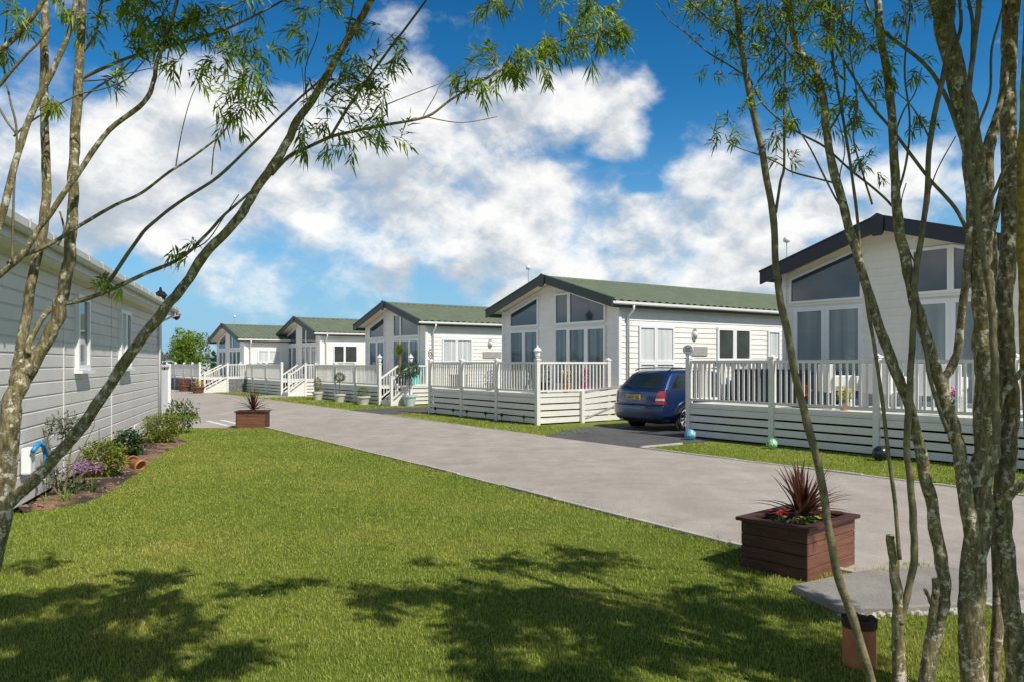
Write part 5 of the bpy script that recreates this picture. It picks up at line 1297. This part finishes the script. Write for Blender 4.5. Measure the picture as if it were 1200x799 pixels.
BR = [([(1142, 290), (1138, 281), (1119, 244), (1090, 211), (1049, 157), (1016, 116), (975, 45), (955, -10)], 3.45, 3.5, 10, 4),
      ([(1140, 178), (1128, 165), (1107, 111), (1082, 74), (1045, 45), (1024, 25), (1012, -5)], 3.5, 3.5, 10, 5),
      ([(976, 216), (975, 214), (929, 202), (913, 192), (890, 182), (858, 170), (850, 158)], 3.46, 3.5, 4, 2),
      ([(1046, 242), (1030, 226), (995, 198), (967, 173), (940, 158), (925, 149), (905, 133), (892, 120), (884, 105)], 3.5, 3.5, 5, 3),
      ([(909, 250), (914, 215), (919, 194), (919, 124), (921, 41), (922, -10)], 3.5, 3.5, 6, 4),
      ([(882, 100), (876, 91), (850, 74), (830, 62), (800, 36), (785, 25), (768, 4)], 3.52, 3.6, 4, 2),
      ([(870, 52), (855, 38), (834, 25), (812, 6), (800, -8)], 3.52, 3.55, 5, 3),
      ([(888, 96), (905, 75), (925, 50), (945, 20), (960, -5)], 3.5, 3.5, 4, 3), ([(968, 128), (950, 90), (930, 70), (905, 30), (898, -5)], 3.46, 3.46, 5, 3),
      ([(1050, 235), (1062, 190), (1066, 140), (1060, 80), (1066, 20), (1064, -8)], 3.5, 3.45, 5, 3), ([(1047, 160), (1060, 128), (1072, 110), (1080, 80)], 3.5, 3.5, 4, 2),
      ([(1022, 240), (1010, 200), (1000, 160), (1004, 110), (996, 60), (1000, 0)], 3.42, 3.42, 4, 2.5), ([(1090, 165), (1078, 140), (1066, 122), (1050, 108)], 3.4, 3.4, 4, 2),
      ([(1140, 190), (1146, 150), (1160, 110), (1162, 60), (1172, 20), (1180, -8)], 3.42, 3.42, 6, 4), ([(1132, 120), (1138, 80), (1140, 30), (1132, -10)], 3.42, 3.42, 9, 6),
      ([(1150, 250), (1166, 225), (1176, 200), (1190, 185)], 3.4, 3.4, 8, 6), ([(1073, 310), (1060, 280), (1056, 240), (1062, 215)], 3.45, 3.45, 3, 2),
      ([(966, 160), (985, 130), (990, 90), (985, 40), (992, -5)], 3.46, 3.46, 5, 3), ([(990, 245), (984, 210), (990, 175), (982, 140)], 3.46, 3.46, 3, 2),
      ([(1118, 60), (1126, 30), (1124, -5)], 3.45, 3.45, 8, 6), ([(1086, 236), (1098, 200), (1120, 160)], 3.45, 3.5, 3, 2), ([(990, 250), (975, 225), (950, 175), (935, 150), (925, 120), (930, 90)], 3.46, 3.46, 4, 2)]
for p, a, b_, w0, w1 in BR: limb(rt, 'branch', BT, p, a, b_, w0, w1, 6, .08, 5)

lt_ = thing('willow_tree', 'leaning many-branched tree with mossy pale bark, left foreground', 'tree', (-2.55, 3.12, 0))
limb(lt_, 'trunk', BK, [(-70, 880), (-40, 760), (-12, 660), (4, 575), (11, 500), (20, 452), (30, 428), (38, 412)], 3.12, 3.3, 50, 30, 14, .10)
limb(lt_, 'trunk', BK, [(24, 450), (46, 412), (66, 375), (74, 345), (81, 305), (84, 260), (86, 210), (87, 178), (91, 103), (95, 40), (97, -10), (104, -120)], 3.3, 3.32, 28, 14, 12, .14)
limb(lt_, 'trunk', BK, [(18, 455), (22, 420), (30, 375), (38, 325), (50, 268), (55, 210), (51, 124), (52, 41), (52, -10), (46, -120)], 3.28, 3.35, 22, 13, 12, .14)
limb(lt_, 'branch', BK, [(-35, 640), (0, 600), (45, 557), (80, 518), (113, 475), (149, 421), (189, 367), (212, 340), (240, 299), (278, 258), (300, 222), (327, 184), (346, 147), (376, 101), (400, 58), (424, 20), (445, -20), (480, -90)], 3.2, 3.45, 25, 12, 12, .13)
LB = [([(-20, 338), (0, 322), (25, 300), (41, 275), (66, 240), (95, 198), (128, 153), (169, 120), (180, 95), (184, 72), (196, 41), (206, 5), (212, -30)], 3.15, 3.3, 13, 7, BK, 9),
      ([(10, 312), (16, 304), (54, 289), (91, 266), (136, 240), (165, 227), (198, 202), (220, 188), (262, 155), (270, 130)], 3.2, 3.4, 9, 3, BK, 8),
      ([(128, 330), (156, 289), (173, 267), (210, 237), (256, 207), (300, 165), (346, 120), (379, 90), (396, 60)], 3.3, 3.42, 8, 4, BT, 7),
      ([(33, 414), (37, 396), (60, 362), (96, 352), (129, 340), (168, 322), (210, 304), (240, 277), (263, 252), (300, 220)], 3.25, 3.45, 12, 5, BK, 8),
      ([(318, 205), (338, 184), (360, 173), (390, 160), (420, 153), (450, 147), (500, 137), (527, 118), (560, 98), (600, 75), (643, 53), (677, 43), (712, 36)], 3.42, 3.7, 8, 2.5, BT, 7),
      ([(388, 160), (410, 123), (440, 80), (470, 40), (500, 0), (512, -20)], 3.45, 3.5, 6, 4, BT, 7), ([(498, 137), (540, 144), (583, 137)], 3.55, 3.6, 2.5, 1.5, BT, 5), ([(496, 136), (510, 112), (519, 97), (560, 60)], 3.55, 3.6, 2, 1.3, BT, 5), ([(450, 124), (480, 112), (519, 97)], 3.55, 3.6, 2.5, 1.3, BT, 5),
      ([(92, 98), (101, 90), (150, 68), (200, 54), (250, 40), (300, 18), (340, -4)], 3.32, 3.4, 8, 4, BT, 7), ([(88, 95), (120, 94), (160, 84), (205, 75)], 3.32, 3.3, 3, 1.5, BT, 5),
      ([(-10, 290), (4, 248), (17, 194), (31, 149), (45, 116), (64, 78), (83, 33), (90, -10)], 3.1, 3.2, 15, 9, BK, 9), ([(14, 310), (16, 231), (20, 157), (12, 118), (5, 80), (8, 20), (12, -15)], 3.15, 3.15, 5, 3, BT, 6),
      ([(-20, 75), (0, 60), (20, 41), (41, 16), (56, -10)], 3.1, 3.1, 13, 8, BK, 9), ([(-20, 118), (0, 99), (25, 70), (45, 50), (60, 30)], 3.1, 3.1, 8, 4, BT, 7), ([(-5, 120), (10, 145), (20, 158)], 3.15, 3.15, 5, 4, BT, 6),
      ([(94, 120), (110, 105), (140, 85), (172, 50), (190, 18), (205, -8)], 3.32, 3.35, 4, 2.5, BT, 6), ([(16, 160), (40, 140), (90, 112), (122, 104), (150, 92), (178, 60)], 3.2, 3.2, 4, 2, BT, 6),
      ([(206, 195), (212, 160), (222, 120), (234, 92)], 3.38, 3.4, 2.5, 1.2, BT, 5), ([(248, 205), (252, 170), (266, 150)], 3.4, 3.4, 3, 1.5, BT, 5), ([(70, 248), (75, 270), (68, 288)], 3.3, 3.3, 4, 4, BT, 6),
      ([(330, 178), (355, 130), (352, 60), (350, 26)], 3.45, 3.5, 1.8, 1, BT, 5), ([(205, 300), (240, 285), (262, 255), (280, 228)], 3.4, 3.42, 3, 2, BT, 5), ([(98, 60), (112, 40), (118, 10), (122, -8)], 3.32, 3.32, 6, 4, BT, 6),
      ([(392, 78), (404, 48), (412, 16), (416, -10)], 3.45, 3.42, 4, 3, BT, 6), ([(360, 120), (358, 80), (372, 40), (376, -5)], 3.45, 3.42, 3, 2, BT, 6), ([(205, 30), (240, 20), (270, 8), (300, -6)], 3.3, 3.3, 4, 3, BT, 6)]
for p, a, b_, w0, w1, m_, sg in LB: limb(lt_, 'branch', m_, p, a, b_, w0, w1, sg, .1, 5)

# leaves: short leafy shoots, each with narrow leaves along it
def shoots(fm, tm, c, r, ns, leafL, nl=13, dirv=None, w=.125, hang=.15):
    for _ in range(ns):
        d = Vector((random.gauss(0, 1), random.gauss(0, 1), random.gauss(0, .8)-hang)).normalized()
        if dirv is not None: d = (d*.8 + dirv).normalized()
        s0 = c + Vector((random.gauss(0, 1), random.gauss(0, 1), random.gauss(0, 1)))*r*.38
        Ls = r*random.uniform(.5, 1.1); e = s0 + d*Ls; mid = s0 + d*Ls*.5 + Vector((0, 0, .02))
        tm.tube([s0, mid, e], [.0022, .0017, .001], 4, False)
        for i in range(nl):
            q = (i+random.random())/nl; p = s0.lerp(e, q)
            side = d.orthogonal().normalized(); side.rotate(Matrix.Rotation(i*2.4+random.random(), 3, d))
            fm.leaf(p, d*random.uniform(.5, 1.1) + side*random.uniform(.5, .9) + Vector((0, 0, -.15)), leafL*random.uniform(.65, 1.2)*(1-.3*q), leafL*w*random.uniform(.8, 1.2), random.uniform(.1, .35))
random.seed(50)
fl_, tl_ = MB(), MB()
for (x, y, rr, ns, Y) in [(400, 130, 40, 16, 3.5), (425, 155, 34, 12, 3.5), (440, 100, 36, 12, 3.5), (418, 80, 26, 7, 3.5), (460, 60, 24, 6, 3.5), (395, 95, 24, 6, 3.45),
                          (545, 105, 24, 6, 3.6), (565, 82, 26, 8, 3.6), (590, 80, 24, 8, 3.62), (612, 75, 24, 9, 3.65), (635, 66, 26, 10, 3.65), (655, 55, 26, 10, 3.66), (685, 45, 28, 12, 3.7), (705, 30, 30, 13, 3.7), (728, 38, 22, 7, 3.72), (700, 5, 24, 8, 3.7), (580, 60, 16, 4, 3.6),
                          (575, 0, 20, 5, 3.6), (600, 2, 16, 4, 3.6), (640, 0, 20, 5, 3.6),
                          (275, 60, 26, 8, 3.4), (300, 50, 22, 7, 3.4), (255, 65, 20, 5, 3.4), (285, 105, 32, 12, 3.4), (275, 125, 26, 8, 3.4), (300, 95, 22, 6, 3.4), (213, 72, 26, 7, 3.3), (200, 25, 28, 9, 3.3), (180, 38, 26, 8, 3.3), (228, 10, 26, 9, 3.3), (165, 15, 24, 7, 3.3), (215, 38, 24, 7, 3.3), (255, 20, 20, 5, 3.35),
                          (130, 98, 20, 4, 3.25), (65, 125, 14, 3, 3.2), (128, 335, 13, 4, 3.3), (216, 288, 16, 4, 3.4), (150, 60, 16, 4, 3.3), (110, 20, 22, 6, 3.3), (140, 0, 26, 8, 3.3), (70, 10, 22, 6, 3.25), (30, 15, 22, 6, 3.15), (8, 60, 18, 4, 3.12), (358, 40, 16, 4, 3.45), (365, 5, 22, 6, 3.45), (355, 165, 12, 3, 3.42), (300, -12, 30, 9, 3.35), (400, 20, 18, 4, 3.45)]:
    shoots(fl_, tl_, ray(x, y, Y), rr*Y/FPX*1.15, ns, .085)
fr_, tr_ = MB(), MB()
for (x, y, rr, ns, Y) in [(830, 12, 34, 13, 3.55), (850, 25, 30, 10, 3.55), (812, 5, 24, 6, 3.55), (845, 70, 22, 6, 3.52), (890, 45, 30, 9, 3.5), (905, 20, 34, 12, 3.5), (893, 70, 28, 8, 3.5), (930, 25, 34, 13, 3.48), (950, 15, 30, 10, 3.48), (975, 30, 34, 12, 3.46), (965, 5, 30, 10, 3.46), (990, 15, 28, 9, 3.45),
                          (935, 65, 26, 8, 3.48), (955, 90, 22, 6, 3.48), (925, 100, 20, 5, 3.5), (905, 105, 20, 5, 3.5), (945, 100, 18, 5, 3.48), (985, 125, 24, 9, 3.45), (995, 120, 18, 5, 3.45), (1000, 140, 18, 4, 3.45), (972, 75, 20, 5, 3.46), (1012, 45, 22, 6, 3.45), (1030, 60, 20, 5, 3.45), (1040, 85, 18, 5, 3.45),
                          (851, 160, 18, 6, 3.5), (912, 155, 24, 6, 3.5), (930, 135, 16, 4, 3.5), (920, 185, 12, 3, 3.5), (872, 128, 12, 3, 3.5), (1012, 187, 18, 5, 3.42), (1070, 145, 16, 4, 3.4), (1075, 85, 16, 3, 3.4), (1060, 20, 22, 5, 3.45), (1085, 5, 20, 5, 3.45), (1120, 10, 20, 4, 3.45), (775, 2, 10, 2, 3.6)]:
    shoots(fr_, tr_, ray(x, y, Y), rr*Y/FPX*1.2, max(2, int(ns*1.25)), .066)

# the crowns above the picture, whose shade lies on the lawn: clusters lie where the sun would have to pass to leave the shade seen
def ground(px, py): Y = FPX*CAM_H/(py-HPX); return ((px-600)/FPX*Y, Y)
SH_R = [[(408, 700), (425, 672), (440, 690), (470, 660), (545, 622), (575, 622), (560, 650), (640, 640), (690, 640), (720, 626), (760, 632), (780, 650), (850, 655), (900, 690), (990, 722), (1000, 790), (940, 830), (700, 830), (560, 800), (540, 770), (415, 748), (440, 725)]]
SH_L = [[(-20, 690), (20, 660), (90, 645), (150, 652), (140, 668), (205, 668), (200, 690), (190, 700), (232, 708), (240, 735), (205, 738), (230, 760), (300, 764), (300, 780), (255, 790), (235, 830), (-20, 830)]]
slope = Vector((SUNV.x, SUNV.y, 0))/SUNV.z
def shade_crown(polys, n, z0, z1, fm, tm, tree, ns=(4, 7), keep=None):
    P_ = [[ground(*q) for q in p] for p in polys]; xs = [q[0] for p in P_ for q in p]; ys = [q[1] for p in P_ for q in p]
    cnt = 0; tr = 0; skel = [p for p in TIPS[tree.name] if p[-1].z > CAM_H + .472*p[-1].y + .05]
    while cnt < n and tr < 40000:
        tr += 1
        # even cover in the picture rather than on the ground
        g_ = polys[0]; px = random.uniform(min(q[0] for q in g_), max(q[0] for q in g_)); py = random.uniform(min(q[1] for q in g_), max(q[1] for q in g_))
        if not inside(np.array([px]), np.array([py]), g_)[0]: continue
        x, y = ground(px, py)
        if noise.noise((x*2.5, y*2.5, 7)) < .03: continue
        z = random.uniform(z0, z1); c = Vector((x, y, 0)) + slope*z; c.z = z
        if c.y > .3:
            top = CAM_H + .472*c.y
            if c.z < top + .26: c_ok = False
            else: c_ok = True
        else: c_ok = True
        if not c_ok or (c-Vector((0, 0, CAM_H))).length < 1.5: continue
        shoots(fm, tm, c, .17, random.randint(*ns), .085, 14, None, .22)
        # a thin limb towards the nearest stem end
        best = min((pts[-1] for pts in skel), key=lambda p: (p-c).length)
        m1 = best.lerp(c, .5) + Vector((random.gauss(0, .08), random.gauss(0, .08), .12)); m1.z = max(m1.z, CAM_H + .49*max(0, m1.y) + .1)
        tm.tube([best, best.lerp(m1, .6)+Vector((0, 0, .05)), m1, c], [.009, .007, .005, .003], 5, False)
        cnt += 1
random.seed(77)
shade_crown(SH_R, 140, 3.35, 4.3, fr_, tr_, rt, (12, 17))
shade_crown(SH_L, 100, 2.95, 3.9, fl_, tl_, lt_, (12, 17))
for fm, tm, tree in ((fr_, tr_, rt), (fl_, tl_, lt_)):
    for nm, mb_, m_ in (('crown', fm, M['willow']), ('twigs', tm, M['bark_thin'])):
        o = mb_.build(nm, m_, tree); o.matrix_parent_inverse = Matrix.Translation(-tree.location)
